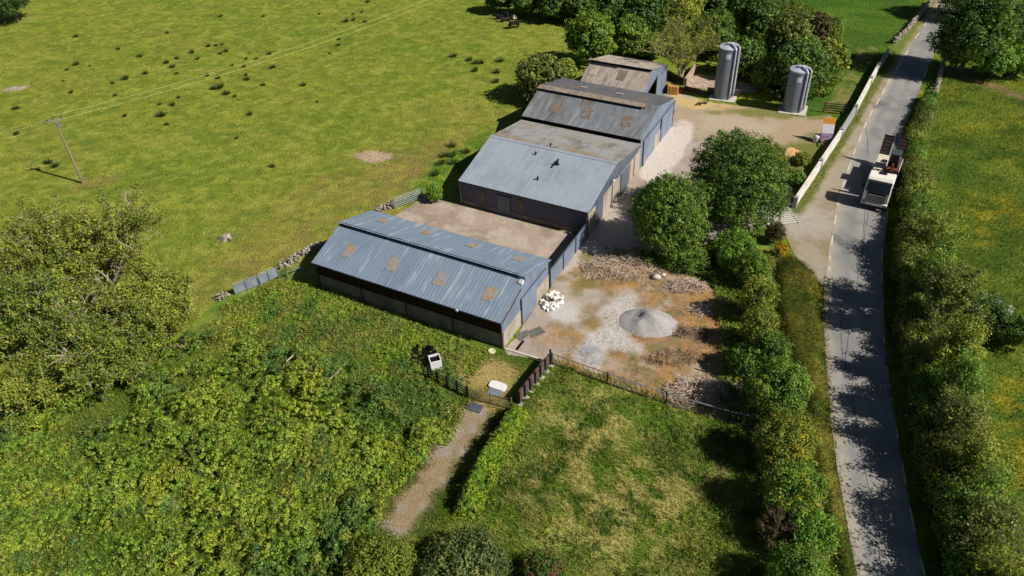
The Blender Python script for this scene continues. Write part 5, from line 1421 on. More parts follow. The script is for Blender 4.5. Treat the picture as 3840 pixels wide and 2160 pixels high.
# ---- rush clumps in the pasture
m_none = None
r_ = np.random.default_rng(77)
def rush_mesh(seed):
    r = np.random.default_rng(seed); n = 130
    a = r.uniform(0, 6.28, n); q = .34 * np.sqrt(r.random(n))
    b = np.stack([q * np.cos(a), q * np.sin(a) * .8, np.zeros(n)], 1)
    t = b * 2.3 + np.stack([r.normal(0, .07, n), r.normal(0, .07, n), r.uniform(.25, .6, n)], 1)
    w_ = np.stack([np.cos(a + 1.2), np.sin(a + 1.2), np.zeros(n)], 1) * .03
    V = np.stack([b - w_, b + w_, t], 1).reshape(-1, 3)
    C = np.repeat(np.array(lin(84, 100, 44)) * r.uniform(.6, 1.3, (n, 1)), 3, axis=0)
    return V, np.arange(3 * n).reshape(n, 3), C
proto = []
RUSH = [(1500, 112, 1), (1790, 112, .8), (2170, 98, .7), (2400, 100, .8), (2460, 85, .8), (2355, 148, 1.3), (2402, 138, 1.1), (2478, 152, .9), (2500, 15, 1.2), (1138, 226, .9), (520, 250, 1.1), (805, 335, 1), (955, 385, 1.2), (1418, 316, 1.1), (1468, 312, .8), (1512, 303, .7),
        (1305, 358, 1.3), (1535, 352, 1.1), (1498, 368, .9), (1205, 398, 1), (1343, 402, .9), (1135, 428, 1.3), (1172, 458, 1.2), (522, 440, 1.5), (458, 475, .8), (612, 450, .6), (2303, 270, .8), (2298, 310, 1), (2240, 365, .6), (1832, 368, 1), (1673, 402, .8), (1742, 404, .9), (1660, 455, .8), (1580, 445, .7), (1856, 460, 1.2),
        (990, 500, 1.2), (1203, 502, .8), (856, 538, 1.5), (768, 568, .8), (432, 552, .6), (1410, 515, 1), (1484, 532, 1.1), (1672, 512, .8), (1680, 543, 1.2), (1490, 598, 1.9), (1445, 605, 1), (1540, 640, 1.5), (1597, 657, .8), (1790, 580, 1), (2064, 582, 1.1), (1214, 665, .8), (1085, 712, .8), (1175, 714, 1.2), (1100, 788, 1.7), (850, 790, .9), (1697, 778, 1.1),
        (112, 740, 1.2), (115, 912, 1.1), (335, 1108, 1.4), (380, 1130, 1.3), (1852, 1133, 1), (1610, 942, .7), (2155, 693, .6), (785, 652, .8), (485, 630, .9), (1135, 848, .9)]
for i, (x, y, s) in enumerate(RUSH):
    p = px(cP(x, y))
    if i < 4:
        V, Q, C = rush_mesh(i)
        o = np_mesh('rush_clump', V, Q, LEAF, C); proto.append(o)
    else:
        o = proto[i % 4].copy(); COL.objects.link(o)
    tag(o, 'small dark rush clump scattered in the open pasture', 'rushes', 'rush clumps scattered over the pasture')
    o.location = p; o.scale = (s * .78, s * .78, s * .85); o.rotation_euler = (0, 0, i * 1.3)
c2r = [(210, 232), (335, 262), (422, 285), (378, 287), (572, 270), (380, 342), (545, 358), (538, 432), (743, 318)]
for i, (x, y) in enumerate(c2r):
    o = proto[i % 4].copy(); COL.objects.link(o); o.location = px(c2(x, y)); o.scale = (1.1,) * 3
    tag(o, 'dark rush clump left of the thorn bush at the edge of the wood', 'rushes', 'rush clumps left of the thorn bush')
for i, (x, y) in enumerate([(135, 1005), (205, 1000), (310, 975), (110, 1065), (200, 1060), (70, 1145), (195, 930)]):
    o = proto[i % 4].copy(); COL.objects.link(o); o.location = px(c2(x, y)); o.scale = (1.2, 1.2, .9)
    tag(o, 'brownish rush clump in the pasture left of the broad barn', 'rushes', 'rush clumps left of the broad barn')

# stump in the pasture
st = empty('tree_stump', px(c7(1537, 535)), .3, 'old grey tree stump lying in the pasture', 'stump')
r_s = np.random.default_rng(5)
mb = MB(); mb.lathe([(.62, 0), (.5, .16), (.4, .34), (.36, .42)], 11)
mb.v = [(x * (1 + .28 * math.sin(3 * math.atan2(y, x))), y * .8, z + .05 * math.sin(7 * x)) for x, y, z in mb.v]
mb.build('trunk', M('bleached_wood', lin(184, 172, 158), [('noise', lin(110, 100, 90), 4, (1, 1, 1), .42, .6, .8)], rough=.95), st)
rt = MB()
for a in (.2, 1.5, 2.7, 3.9, 5.2): rt.tube([(.35 * math.cos(a), .3 * math.sin(a), .15), (.8 * math.cos(a), .7 * math.sin(a), .1), (1.1 * math.cos(a + .2), .9 * math.sin(a + .2), .0)], [.14, .09, .04], 6)
rt.build('roots', m_bark, st)

# ---- heaps
def heap(name, pt, rx, ry, h, mat, label, cat, seed, ang=0, dent=None):
    r = np.random.default_rng(seed)
    n = 40; V = []; Q = []
    gx, gy = np.meshgrid(np.linspace(-1.15, 1.15, n), np.linspace(-1.15, 1.15, n))
    gx, gy = gx.ravel(), gy.ravel()
    rad = np.hypot(gx, gy) * (1 + .25 * (fbm(gx + seed, gy, .6, 3, seed) - .5))
    z = h * np.clip(1 - rad ** 1.35, 0, 1) *  (.6 + .85 * fbm(gx * 2.2 + seed, gy * 2.2, 1, 5, seed)) - .04
    if dent: z -= dent[2] * np.exp(-(((gx - dent[0]) / .24) ** 2 + ((gy - dent[1]) / .42) ** 2)) * (.6 + .8 * fbm(gx * 4, gy * 4, 1, 3, 9))
    keep = rad < 1.08
    idx = np.arange(n * n).reshape(n, n)
    q = np.stack([idx[:-1, :-1], idx[:-1, 1:], idx[1:, 1:], idx[1:, :-1]], -1).reshape(-1, 4)
    q = q[keep[q].all(1)]
    o = np_mesh(name, np.stack([gx * rx, gy * ry, z], 1), q, mat, smooth=False)
    o.location = px(pt) + Vector((0, 0, .03)); o.rotation_euler = (0, 0, ang)
    return tag(o, label, cat)
m_grav = M('grey_chippings', lin(182, 178, 174), [('noise', lin(132, 128, 128), 9, (1, 1, 1), .46, .64, .8), ('noise', lin(196, 192, 188), 14, (1, 1, 1), .52, .64, .7)], rough=.95, bump=(30, 1, .06))
heap('gravel_heap', (2432, 1212), 2.65, 1.9, 1.2, m_grav, 'big heap of grey gravel in the soil yard', 'gravel heap', 3, -.2, (-.42, .0, .34))
heap('sand_heap', c4(1560, 175), 1.9, 1.3, .95, M('yellow_sand', lin(206, 168, 112), [('noise', lin(160, 124, 80), 5, (1, 1, 1), .45, .6, .8)], rough=.95, bump=(20, .8, .05)), 'heap of yellowish sand behind the largest yard tree', 'sand heap', 4, .4)
heap('gravel_heap', (2222, 1335), 1.0, .8, .18, m_grav, 'small low spill of grey gravel near the barrier fence', 'gravel heap', 8)
def brush(pt, rx, ry, h, n, label, seed, mat=m_twig, L=(.35, 1.1)):
    r = np.random.default_rng(seed)
    mb = MB()
    for k in range(int(n * 2.2)):
        a = r.uniform(0, 6.28); q = r.random() ** .42
        q *= 1 + .35 * (float(fbm(np.array([3 * math.cos(a) + seed]), np.array([3 * math.sin(a)]), 1, 3, seed)[0]) - .5) * 2
        c = np.array([q * math.cos(a) * rx, q * math.sin(a) * ry, .05 + h * max(.12, 1 - q * q) * r.random()])
        b = r.uniform(0, 6.28); d = np.array([math.cos(b), math.sin(b), r.normal(0, .25)]) * r.uniform(*L) / 2
        p0, p1 = c - d, c + d; p0[2] = max(p0[2], .02); p1[2] = max(p1[2], .02)
        mb.tube([p0, c + r.normal(size=3) * .06, p1], [.02, .016, .007], 3, cap=False)
    o = mb.build('brush_pile', mat); o.location = px(pt) + Vector((0, 0, .04))
    return tag(o, label, 'brush pile')
m_twig_br = M('dry_brown_twig', lin(170, 144, 120), [('noise', lin(84, 62, 50), 3, (1, 1, 1), .42, .6, .8)], rough=.95)
brush(c4(250, 1050), 3.6, 1.9, .9, 420, 'wide pile of dead pinkish grey branches below the yard trees', 1)
brush(c4(780, 1195), 1.9, 1.0, .7, 190, 'smaller pile of dead branches at the top right of the soil yard', 2)
brush(c5(2090, 645), 2.6, 1.6, 1.0, 340, 'tangled pile of dead branches against the barrier fence', 3)
brush(c5(2115, 115), 1.0, .9, .35, 90, 'little scatter of dead twigs on the right of the soil yard', 4, m_twig)
brush(c5(2060, 260), 1.7, .7, .35, 110, 'dark scatter of twigs beside the gravel heap', 5, m_twig_br)
brush(c5(1950, 420), 2.2, 1.0, .18, 90, 'thin scatter of twigs lying on the brown soil', 6, m_twig_br)
MB().tube([(0, 0, 0), (.03, 0, .95)], .07, 8).build('stake', m_dkpost)
o = bpy.data.objects['stake']; o.location = px(c5(2147, 510)); tag(o, 'short brown stake standing in the orange soil', 'stake')
# pale stone blocks by the brush
for i, (p, s) in enumerate(((c4(545, 1130), .55), (c4(590, 1110), .3))):
    V = rock_mesh(np.random.default_rng(20 + i), np.array([0, 0, .2]), np.array([s, s * .8, s * .6]))
    o = np_mesh('stone_block', V, np.array(RF_), m_pale_conc); o.location = px(p)
    tag(o, ('larger' if i == 0 else 'smaller') + ' pale stone block beside the wide branch pile', 'stone')
# white sacks heaped by the gable
m_sack = M('white_sack', lin(232, 230, 224), [('noise', lin(190, 186, 178), 5, (1, 1, 1), .5, .64, .6)], rough=.75, bump=(7, .5, .06))
rs = np.random.default_rng(9)
bm = bmesh.new(); bmesh.ops.create_icosphere(bm, subdivisions=2, radius=1)
for v in bm.verts:
    n_ = mnoise.noise(v.co * 1.9) * .35 + mnoise.noise(v.co * 4.5) * .18
    v.co *= 1 + n_
me = bpy.data.meshes.new('plastic_sack'); bm.to_mesh(me); bm.free(); me.materials.append(m_sack)
for k in range(64):
    a = rs.uniform(0, 6.28); q = math.sqrt(rs.random())
    c = B(1.05 + .9 * q * math.cos(a), 7.1 + 1.35 * q * math.sin(a), .12 + .75 * (1 - q) * rs.random())
    o = bpy.data.objects.new('plastic_sack', me); COL.objects.link(o)
    o.location = c; s = rs.uniform(.13, .24); o.scale = (s, s * rs.uniform(.7, 1.1), s * rs.uniform(.5, .9)); o.rotation_euler = tuple(rs.uniform(0, 6.28, 3))
    tag(o, 'crumpled white plastic sack in the heap by the shed end wall', 'sack', 'white sacks heaped by the shed end')
# dark mat in two pieces on the concrete
m_mat = M('dark_rubber_mat', lin(104, 104, 96), [('noise', lin(84, 86, 82), 3, (1, 1, 1), .45, .62, .7)], rough=.8)
for quad, lb in (([c8(1220, 190), c8(1290, 265), c8(1385, 195), c8(1380, 122)], 'dark grey mat flat on the concrete, the one against the shed'), ([c8(1385, 142), c8(1425, 225), c8(1600, 155), c8(1530, 80)], 'dark grey mat flat on the concrete, farther from the shed')):
    P = [px(q) for q in quad]
    c = sum(P, Vector()) / 4
    mb = MB().hexa([(p.x - c.x, p.y - c.y, .045) for p in P], [(p.x - c.x, p.y - c.y, .075) for p in P])
    o = mb.build('rubber_mat', m_mat); o.location = c; tag(o, lb, 'mat')
# concrete apron edge and drain
ap = MB(); a, b = px(c8(1105, 355)), px(c8(1560, 490))
ap.bar(a + Vector((0, 0, .05)), b + Vector((0, 0, .05)), .16, .2)
tag(ap.build('yard_kerb', m_pale_conc), kind='structure')
dr2 = MB(); a, b = px(c8(1245, 365)), px(c8(1330, 255)); dr2.bar(a + Vector((0, 0, .055)), b + Vector((0, 0, .055)), .22, .02)
tag(dr2.build('drain', m_void), kind='structure')
# white tank, its dark scrap, ring, troughs
tk = empty('water_tank', px(c8(272, 560)), R(15), 'white open topped plastic tank among the weeds', 'tank')
mb = MB()
s, h = .46, .95
for (x0, y0, x1, y1) in ((-s, -s, s, -s + .07), (-s, s - .07, s, s), (-s, -s + .07, -s + .07, s - .07), (s - .07, -s + .07, s, s - .07)): mb.box(x0, y0, 0, x1, y1, h)
mb.build('wall', m_white, tk); MB().box(-s + .07, -s + .07, .1, s - .07, s - .07, .75).build('dark_fill', m_void, tk)  # near-black block fills the tank below its rim
tc_ = MB(); 
rr = np.random.default_rng(31)
for k in range(14):
    c = Vector((rr.uniform(-.8, .8), rr.uniform(-.6, .6), rr.uniform(.1, .5))); a = rr.uniform(0, 6.28); d = Vector((math.cos(a), math.sin(a), rr.normal(0, .5))) * .4
    tc_.bar(c - d, c + d, .3, .05)
o = tc_.build('plastic_scrap', m_void); o.location = px(c8(140, 450)); tag(o, 'black crumpled plastic lying behind the white tank', 'scrap')
rg = MB()
N = 16
pts = [(.26 * math.cos(2 * math.pi * k / N), .26 * math.sin(2 * math.pi * k / N), .2) for k in range(N + 1)]
rg.tube(pts, .06, 6, cap=False).lathe([(.2, .0), (.24, .2)], 16)
o = rg.build('bucket', M('cream_plastic', lin(214, 208, 170), rough=.6)); o.location = px(c8(950, 395)); tag(o, 'small cream bucket in the grass at the shed corner', 'bucket')
tr_ = empty('water_trough', px(c8(1020, 810)), R(-27), 'white rounded trough lid inside the thin barred gate', 'trough')
pr = []
for k in range(20):
    t = 2 * math.pi * k / 20; cx, sx = math.cos(t), math.sin(t)
    pr.append((math.copysign(abs(cx) ** .5, cx) * .72, math.copysign(abs(sx) ** .5, sx) * .4))
MB().prism(pr, 0, .22).build('rim', m_white, tr_, bevel=.03)
for pt, w_, l_, a, lb in ((c8(990, 875), 1.15, .75, -27, 'blue grey steel sheet lying in front of the white trough'), (c8(740, 1060), 1.25, .8, -27, 'dark slate coloured sheet lying outside the thin barred gate')):
    o = MB().box(-w_ / 2, -l_ / 2, .03, w_ / 2, l_ / 2, .1).build('steel_sheet', M('blue_grey_sheet' if 'blue' in lb else 'slate_sheet', lin(122, 132, 150) if 'blue' in lb else lin(82, 86, 98), rough=.6, vary=[(2, .2, (1, 1, 1))]), bevel=.01)
    o.location = px(pt); o.rotation_euler = (0, 0, R(a)); tag(o, lb, 'metal sheet')
# timber battens in the weeds
m_batten = M('pale_batten', lin(198, 182, 148), rough=.9)
for a, b, lb in ((cL(1810, 92), cL(1872, 40), 'pale timber batten in the weeds, upper left of three'), (cL(1905, 180), cL(2005, 92), 'longest pale timber batten in the weeds, the middle of three'), (cL(2075, 215), cL(2140, 155), 'pale timber batten in the weeds nearest the white tank')):
    A, Bb = px(a, .85), px(b, .95)
    o = MB().bar(A - A, Bb - A, .09, .07).build('timber_batten', m_batten); o.location = A; tag(o, lb, 'batten')

# ---- birds on the broad barn's roof
m_crow = M('black_feather', lin(20, 20, 22), rough=.6)
def bird(x, y, s, lb, wing):
    zz = 2.9 + (y - 17.42) * (4.56 - 2.9) / 7.18 if y < 24.6 else 4.56 - (y - 24.6) * .2
    root = empty('crow', B(x, y, zz + .02), R(40 * s * 3), lb, 'bird', 'black birds on the pale barn roof')
    MB().lathe([(.01, 0), (.09, .1), (.11, .24), (.07, .38), (.06, .44), (.02, .5)], 10).build('body', m_crow, root, smooth=True)
    for sg in (-1, 1):
        MB().hexa([(0, sg * .08, .2), (.14, sg * .08, .2), (.06, sg * wing, .3), (-.08, sg * wing * .95, .3)], [(0, sg * .08, .23), (.14, sg * .08, .23), (.06, sg * wing, .32), (-.08, sg * wing * .95, .32)]).build('wing', m_crow, root)
    MB().hexa([(-.05, -.05, .0), (.05, -.05, .0), (.05, .05, .0), (-.05, .05, .0)], [(-.22, -.04, .1), (-.18, -.04, .12), (-.18, .04, .12), (-.22, .04, .1)]).build('tail', m_crow, root)
    root.scale = (s, s, s)
bird(-7.7, 25.3, .8, 'small black bird beyond the ridge of the pale barn roof', .16)
bird(-8.46, 23.3, .8, 'small black bird just below the ridge of the pale barn roof', .18)
bird(-5.62, 22.5, 1.35, 'largest black bird with spread wings on the pale barn roof', .42)
bird(-6.62, 20.0, .9, 'small black bird lowest on the pale barn roof', .18)

# ---- cows
def cow(pt, rz, lying, body, patchc, label, s=1.0):
    root = empty('cow', px(pt), rz, label, 'cow', 'cattle in the far pasture')
    zc = .95 if not lying else .5
    pts = [(-.85, 0, zc), (-.4, 0, zc + .02), (.2, 0, zc), (.7, 0, zc + .05), (1.0, 0, zc + (.25 if not lying else .3)), (1.25, 0, zc + (.2 if not lying else .32)), (1.55, 0, zc + (.02 if not lying else .2))]
    rad = [.3, .36, .38, .33, .19, .17, .1]
    edges = [(i, i + 1) for i in range(6)]
    legs = [(-.75, .22), (-.75, -.22), (.6, .2), (.6, -.2)]
    for (x, y) in legs:
        n = len(pts); root_i = 0 if x < 0 else 3
        if lying: pts += [(x + .05, y * 1.6, .3), (x + .45, y * 2.1, .12)]
        else: pts += [(x - (.08 if x < 0 else -.03), y, .5), (x, y, .04)]
        rad += [.13, .07]; edges += [(root_i, n), (n, n + 1)]
    me = bpy.data.meshes.new('body'); me.from_pydata(pts, edges, []); me.materials.append(body)
    o = bpy.data.objects.new('body', me); COL.objects.link(o); o.parent = root
    md = o.modifiers.new('skin', 'SKIN'); sk = me.skin_vertices
    if not sk:
        bm = bmesh.new(); bm.from_mesh(me); lay = bm.verts.layers.skin.verify(); bm.to_mesh(me); bm.free()
    for i, r in enumerate(rad):
        me.skin_vertices[0].data[i].radius = (r, r)
        me.skin_vertices[0].data[i].use_root = (i == 1)
    o.modifiers.new('sub', 'SUBSURF').levels = 1
    o.modifiers['sub'].render_levels = 1
    for sg in (-1, 1): MB().hexa([(1.15, sg * .14, zc + .3), (1.25, sg * .14, zc + .3), (1.22, sg * .34, zc + .28), (1.16, sg * .34, zc + .28)], [(1.15, sg * .14, zc + .36), (1.25, sg * .14, zc + .36), (1.22, sg * .34, zc + .32), (1.16, sg * .34, zc + .32)]).build('ear', body, root)
    MB().tube([(-1.1, 0, zc + .15), (-1.2, 0, zc - .1), (-1.18, .03, zc - .5 if not lying else .1)], [.04, .03, .04], 5).build('tail', body, root)
    root.scale = (s, s, s)
m_cowb = M('black_hide', lin(26, 24, 24), rough=.8)
m_cowd = M('brown_black_hide', lin(44, 32, 28), rough=.8)
m_cowp = M('pied_hide', lin(214, 204, 190), [('noise', lin(70, 40, 30), 1.3, (1, 1, 1), .47, .5, 1)], rough=.8)
cm = lambda x, y: (1800 + x / 2.147, y / 2.147)
cow(cm(170, 155), R(170), True, m_cowb, None, 'black cow lying at the left of the cattle group', .9)
cow(cm(212, 172), R(200), True, m_cowd, None, 'dark brown cow lying between the black and the pied one', .8)
cow(cm(258, 152), R(130), True, m_cowp, None, 'white and brown pied cow lying beside the dark ones', .95)
cow(cm(278, 228), R(15), False, m_cowb, None, 'black cow standing just below the lying ones', .9)
# ================================================================== TRUCK AND TRAILER
m_wp = M('white_paint', lin(236, 232, 222), rough=.35, spec=.5)
m_wp2 = M('cream_paint', lin(222, 212, 190), [('noise', lin(196, 184, 160), 1.2, (1, 1, 1), .5, .66, .6)], rough=.5)
m_blk = M('black_plastic', lin(24, 26, 28), rough=.6)
m_rub = M('tyre_rubber', lin(26, 26, 26), rough=.9)
m_win = M('windscreen', lin(18, 24, 24), rough=.08, spec=.8)
m_chr = M('grille_silver', lin(150, 154, 158), rough=.4, metal=.3)
m_ramp = M('rusty_ramp', lin(84, 68, 58), [('noise', lin(60, 46, 40), 3, (1, 1, 1), .45, .62, .8)], rough=.9)
m_orange = M('orange_red_paint', lin(112, 64, 46), [('noise', lin(70, 46, 38), 3, (1, 1, 1), .48, .62, .8)], rough=.5)
m_green = M('dark_green_paint', lin(64, 80, 72), rough=.4)
front = g(3269, 790)
head = (g(3268, 780) - g(3336, 600)); head.z = 0; head.normalize()
rzT = math.atan2(head.y, head.x)
TZ = .05
org = front - head * 9.4
T = empty('flatbed_truck', (org.x, org.y, TZ), rzT, 'white cab flatbed truck with raised rear ramps driving down the road', 'truck')
X1 = 9.4          # nose
W = 1.2
def cabsection(x0, x1, prof):     # prof of (x,z) side outline, extruded across
    mb = MB(); k = len(prof)
    mb.v += [(x, -W, z) for x, z in prof] + [(x, W, z) for x, z in prof]
    mb.f += [tuple(range(k)), tuple(range(k, 2 * k))[::-1]]
    for i in range(k):
        j = (i + 1) % k
        mb.f.append((i, j, k + j, k + i))
    return mb
cab = cabsection(0, 0, [(7.3, .75), (9.3, .75), (9.38, 1.3), (9.3, 1.95), (8.95, 3.05), (8.6, 3.32), (7.4, 3.36), (7.3, 3.2)]).build('cab', m_wp, T, bevel=.15)
# windscreen
def onfront(z): return 9.3 - (z - 1.95) * (.35 / 1.1)
MB().hexa([(onfront(2.0) + .006, -1.13, 2.0), (onfront(2.0) + .03, -1.13, 2.0), (onfront(2.0) + .03, 1.13, 2.0), (onfront(2.0) + .006, 1.13, 2.0)],
          [(onfront(2.92) + .006, -1.05, 2.92), (onfront(2.92) + .03, -1.05, 2.92), (onfront(2.92) + .03, 1.05, 2.92), (onfront(2.92) + .006, 1.05, 2.92)]).build('windscreen', m_win, cab)
for s in (-1, 1):
    y0, y1 = sorted((s * (W + .004), s * (W + .03)))
    MB().hexa([(8.0, y0, 2.0), (9.1, y0, 2.0), (9.1, y1, 2.0), (8.0, y1, 2.0)], [(8.0, y0, 2.8), (8.85, y0, 2.8), (8.85, y1, 2.8), (8.0, y1, 2.8)]).build('side_window', m_win, cab)
gp_ = MB().box(9.36, -.9, .95, 9.42, .9, 1.82).build('grille', m_blk, cab)
gr = MB()
for k in range(4): gr.box(9.425, -.86, .99 + k * .21, 9.47, .86, 1.13 + k * .21)
gr.build('grille_bars', m_chr, gp_)
for s in (-1, 1): MB().bar((9.36, s * .15, 2.0), (9.3, s * .75, 2.2), .035).build('wiper', m_blk, cab)
MB().box(9.38, -1.0, .4, 9.52, 1.0, .56).build('bumper_skirt', m_blk, cab)
MB().box(9.35, -.85, 1.86, 9.41, .85, 1.98).build('badge_strip', m_blk, cab)
MB().box(9.1, -W - .02, .57, 9.5, W + .02, .9).build('bumper', m_wp, cab, bevel=.06)
for s in (-1, 1):
    y0, y1 = sorted((s * .8, s * 1.16))
    MB().box(9.46, y0, .64, 9.53, y1, .86).build('headlight', m_chr, cab, bevel=.02)
    y0, y1 = sorted((s * (W + .14), s * (W + .36)))
    f = MB().box(8.95, y0, 2.0, 9.05, y1, 2.75).build('mirror', m_blk, cab, bevel=.03)
    MB().bar((8.85, s * W, 2.8), (9.0, s * (W + .25), 2.72), .05).build('mirror_arm', m_blk, f)
MB().hexa([(8.88, -1.1, 3.05), (9.2, -1.1, 2.95), (9.2, 1.1, 2.95), (8.88, 1.1, 3.05)], [(8.86, -1.1, 3.1), (9.2, -1.1, 3.0), (9.2, 1.1, 3.0), (8.86, 1.1, 3.1)]).build('sun_visor', m_blk, cab)
MB().box(7.5, -.35, 3.37, 8.0, .35, 3.45).build('roof_hatch', m_blk, cab, bevel=.03)
lb_ = MB().bar((7.45, -.9, 3.5), (7.45, .9, 3.5), .09)
for y in (-.6, 0, .6): lb_.box(7.4, y - .1, 3.38, 7.5, y + .1, 3.5)
lb_.build('light_bar', m_blk, cab)
MB().box(6.6, -.1, .0, 7.25, .1, .0001).build('x', m_blk, T) if False else None
# chassis and wheels
ch = MB()
for s in (-.45, .45): ch.bar((.3, s, .95), (9.0, s, .95), .12, .25)
ch.box(3.2, -1.1, .45, 5.2, -.75, .95).box(3.2, .75, .45, 5.2, 1.1, .95)
ch.build('chassis', m_blk, T)
def wheel(x, y):
    w_ = MB().tube([(x, y - .16, .5), (x, y + .16, .5)], .5, 24).build('wheel', m_rub, T)
    MB().tube([(x, y - .17, .5), (x, y + .17, .5)], .28, 16).build('rim', m_chr, w_)
for x in (8.45, 2.6, 1.3):
    for s in (-1, 1): wheel(x, s * 1.06)
for x in (8.45,):
    for s in (-1, 1): MB().tube([(x - .65, s * 1.1, .6), (x - .45, s * 1.1, 1.0), (x, s * 1.1, 1.15), (x + .45, s * 1.1, 1.0)], .1, 6).build('mudguard', m_blk, T)
# deck
MB().box(.2, -W, 1.1, 6.9, W, 1.22).build('deck', M('worn_deck', lin(176, 170, 160), [('noise', lin(140, 134, 126), 1.5, (1, 1, 1), .45, .62, .7)], rough=.8), T)
MB().box(6.85, -W, 1.22, 6.98, W, 2.3).build('headboard', m_blk, T)
for s in (-1, 1):
    y0, y1 = sorted((s * (W - .05), s * (W + .02)))
    MB().box(.2, y0, 1.225, 6.8, y1, 1.42).build('side_rave', m_wp2, T)
# raised loading ramps
for s in (-1, 1):
    y0, y1 = sorted((s * .3, s * 1.2))
    rp = MB().hexa([(.1, y0, 1.25), (.22, y0, 1.25), (.22, y1, 1.25), (.1, y1, 1.25)], [(-.75, y0, 3.35), (-.63, y0, 3.35), (-.63, y1, 3.35), (-.75, y1, 3.35)]).build('ramp', m_ramp, T)
    fr = MB().bar((.24, y0, 1.2), (-.7, y0, 3.5), .07).bar((.24, y1, 1.2), (-.7, y1, 3.5), .07).bar((-.62, y0, 3.36), (-.62, y1, 3.36), .07)
    for k in range(5):
        t = (k + .7) / 5.6; fr.bar((.23 - .86 * t, y0, 1.25 + 2.1 * t), (.23 - .86 * t, y1, 1.25 + 2.1 * t), .05)
    fr.build('ramp_frame', m_dkpost, rp)
MB().tube([(6.75, -1.0, 1.2), (6.75, -1.0, 3.1)], .09, 8).build('exhaust_stack', m_chr, T)
# load: cream slatted crate on one side, digger on the other
def on_truck(x, y, z): 
    return Vector((org.x, org.y, TZ)) + Matrix.Rotation(rzT, 3, 'Z') @ Vector((x, y, z))
pal = empty('pallet_crate', on_truck(3.6, -.62, 1.225), rzT, 'cream slatted crate on the right hand side of the truck bed', 'crate')
pal['label'] = 'long cream boarded crate carried on the truck bed beside the digger'
MB().box(-2.4, -.58, 0, 2.2, .45, .75).build('crate_side', m_wp2, pal, bevel=.02)
cr = MB()
for k in range(12): cr.box(-2.35 + k * .38, -.56, .752, -2.35 + k * .38 + .3, .43, .79)
cr.build('crate_boards', M('cream_board', lin(228, 216, 188), rough=.7), pal)
dg = empty('mini_digger', on_truck(3.9, .5, 1.225), rzT, 'rusty red and grey green mini digger loaded on the truck bed', 'digger')
for y in (-.35, .35):
    t = MB().prism([(-1.0, y - .16), (1.0, y - .16), (1.0, y + .16), (-1.0, y + .16)], .0, .42).build('track', m_rub, dg, bevel=.1)
MB().box(-.75, -.48, .46, .75, .48, .95).build('house', m_orange, dg, bevel=.08)
cb = MB().hexa([(-.75, -.42, .96), (.35, -.42, .96), (.35, .42, .96), (-.75, .42, .96)], [(-.65, -.38, 2.05), (.2, -.38, 2.05), (.2, .38, 2.05), (-.65, .38, 2.05)]).build('cab', m_win, dg)
MB().box(-.75, -.45, 2.055, .3, .45, 2.15).build('cab_roof', m_green, cb, bevel=.03)
MB().hexa([(-1.5, -.5, .3), (-.8, -.5, .3), (-.8, .5, .3), (-1.5, .5, .3)], [(-1.4, -.48, 1.2), (-.8, -.48, 1.35), (-.8, .48, 1.35), (-1.4, .48, 1.2)]).build('counterweight', M('grey_cover', lin(120, 124, 130), rough=.6), dg, bevel=.08)
MB().bar((.7, 0, .8), (1.7, .05, 1.9), .2, .26).build('boom', m_orange, dg)
MB().bar((1.7, .05, 1.95), (2.25, .1, .75), .16, .2).build('dipper', m_orange, dg)
MB().hexa([(2.0, -.35, .1), (2.5, -.35, .25), (2.5, .4, .25), (2.0, .4, .1)], [(1.95, -.35, .7), (2.45, -.35, .75), (2.45, .4, .75), (1.95, .4, .7)]).build('bucket', m_orange, dg, bevel=.03)
MB().hexa([(1.05, -.6, .05), (1.18, -.6, .05), (1.18, .6, .05), (1.05, .6, .05)], [(1.1, -.6, .5), (1.25, -.6, .5), (1.25, .6, .5), (1.1, .6, .5)]).build('blade', m_orange, dg)

dg.scale = (1.2, 1.1, 1.2)
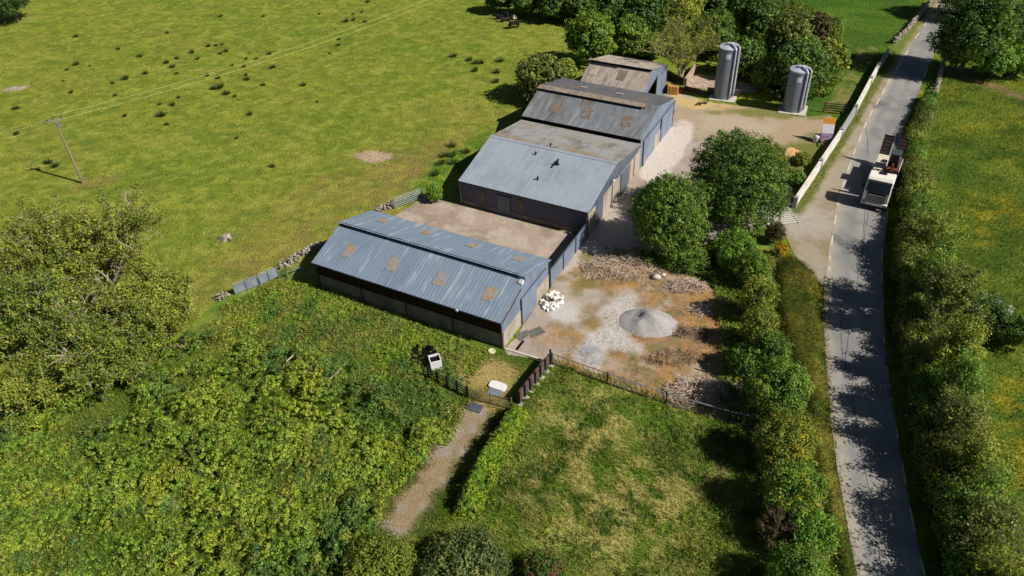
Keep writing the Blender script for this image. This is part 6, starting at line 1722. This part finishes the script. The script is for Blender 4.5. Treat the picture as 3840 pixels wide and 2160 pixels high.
# ---- sign trailer by the white wall
ta, tb_ = px(c9(590, 1150)), px(c9(800, 1165))
o, L, rz = run(ta, tb_)
L = L * 1.02
tr = empty('sign_trailer', o, rz, 'rusty trailer by the white wall carrying an orange, white and purple sign board', 'trailer')
HS = 2.3; tilt = .75
def onb(x, t, d=0): return (x, t * tilt * 1 + d * -.9, .55 + t * HS - d * -.3)
def board(t0, t1, mat, name, x0=0, x1=None, d=0.0, th=.05):
    x1 = L if x1 is None else x1
    f = MB().hexa([(x0, t0 * tilt - d - th, .55 + t0 * HS), (x1, t0 * tilt - d - th, .55 + t0 * HS), (x1, t0 * tilt - d, .55 + t0 * HS), (x0, t0 * tilt - d, .55 + t0 * HS)],
                  [(x0, t1 * tilt - d - th, .55 + t1 * HS), (x1, t1 * tilt - d - th, .55 + t1 * HS), (x1, t1 * tilt - d, .55 + t1 * HS), (x0, t1 * tilt - d, .55 + t1 * HS)])
    return f.build(name, mat, tr)
m_or = M('sign_orange', lin(226, 150, 50), rough=.5); m_wh = M('sign_white', lin(224, 222, 232), rough=.5); m_pu = M('sign_purple', lin(176, 150, 178), [('noise', lin(120, 84, 130), 3, (1, 1, 1), .48, .56, .8)], rough=.5)
board(.74, 1.0, m_or, 'orange_band'); board(.3, .738, m_wh, 'white_band'); board(.0, .298, m_pu, 'purple_band')
fr = MB()
for x in (.1, L - .1): fr.bar((x, .06, .4), (x, .06 + tilt, 2.8), .07).bar((x, .9 + tilt * .2, .45), (x, .06 + tilt * .8, 2.3), .06)
fr.build('board_frame', m_rusty, tr)
chs = MB()
for x in (.15, L - .15): chs.bar((x, -1.0, .42), (x, 1.3, .42), .08, .12)
for y in (-.9, -.3, .4, 1.2): chs.bar((.1, y, .42), (L - .1, y, .42), .07)
chs.bar((L / 2, -1.0, .42), (L / 2 - .1, -1.9, .3), .09)
chs.build('chassis', m_rusty, tr)
for x in (-.08, L + .08):
    w_ = MB().tube([(x - .09, .3, .32), (x + .09, .3, .32)], .32, 18).build('wheel', m_rub, tr)
    MB().tube([(x - .1, .3, .32), (x + .1, .3, .32)], .16, 12).build('rim', m_white, w_)
dm = empty('plastic_drum', px(c9(530, 1115)), .3, 'pale round plastic drum left of the sign trailer', 'drum')
MB().lathe([(.36, 0), (.42, .2), (.42, .7), (.36, .85), (.1, .9)], 20).build('shell', m_white, dm, smooth=True)
MB().tube([(.2, 0, .86), (.2, 0, .95)], .07, 10).build('cap', m_blk, dm)
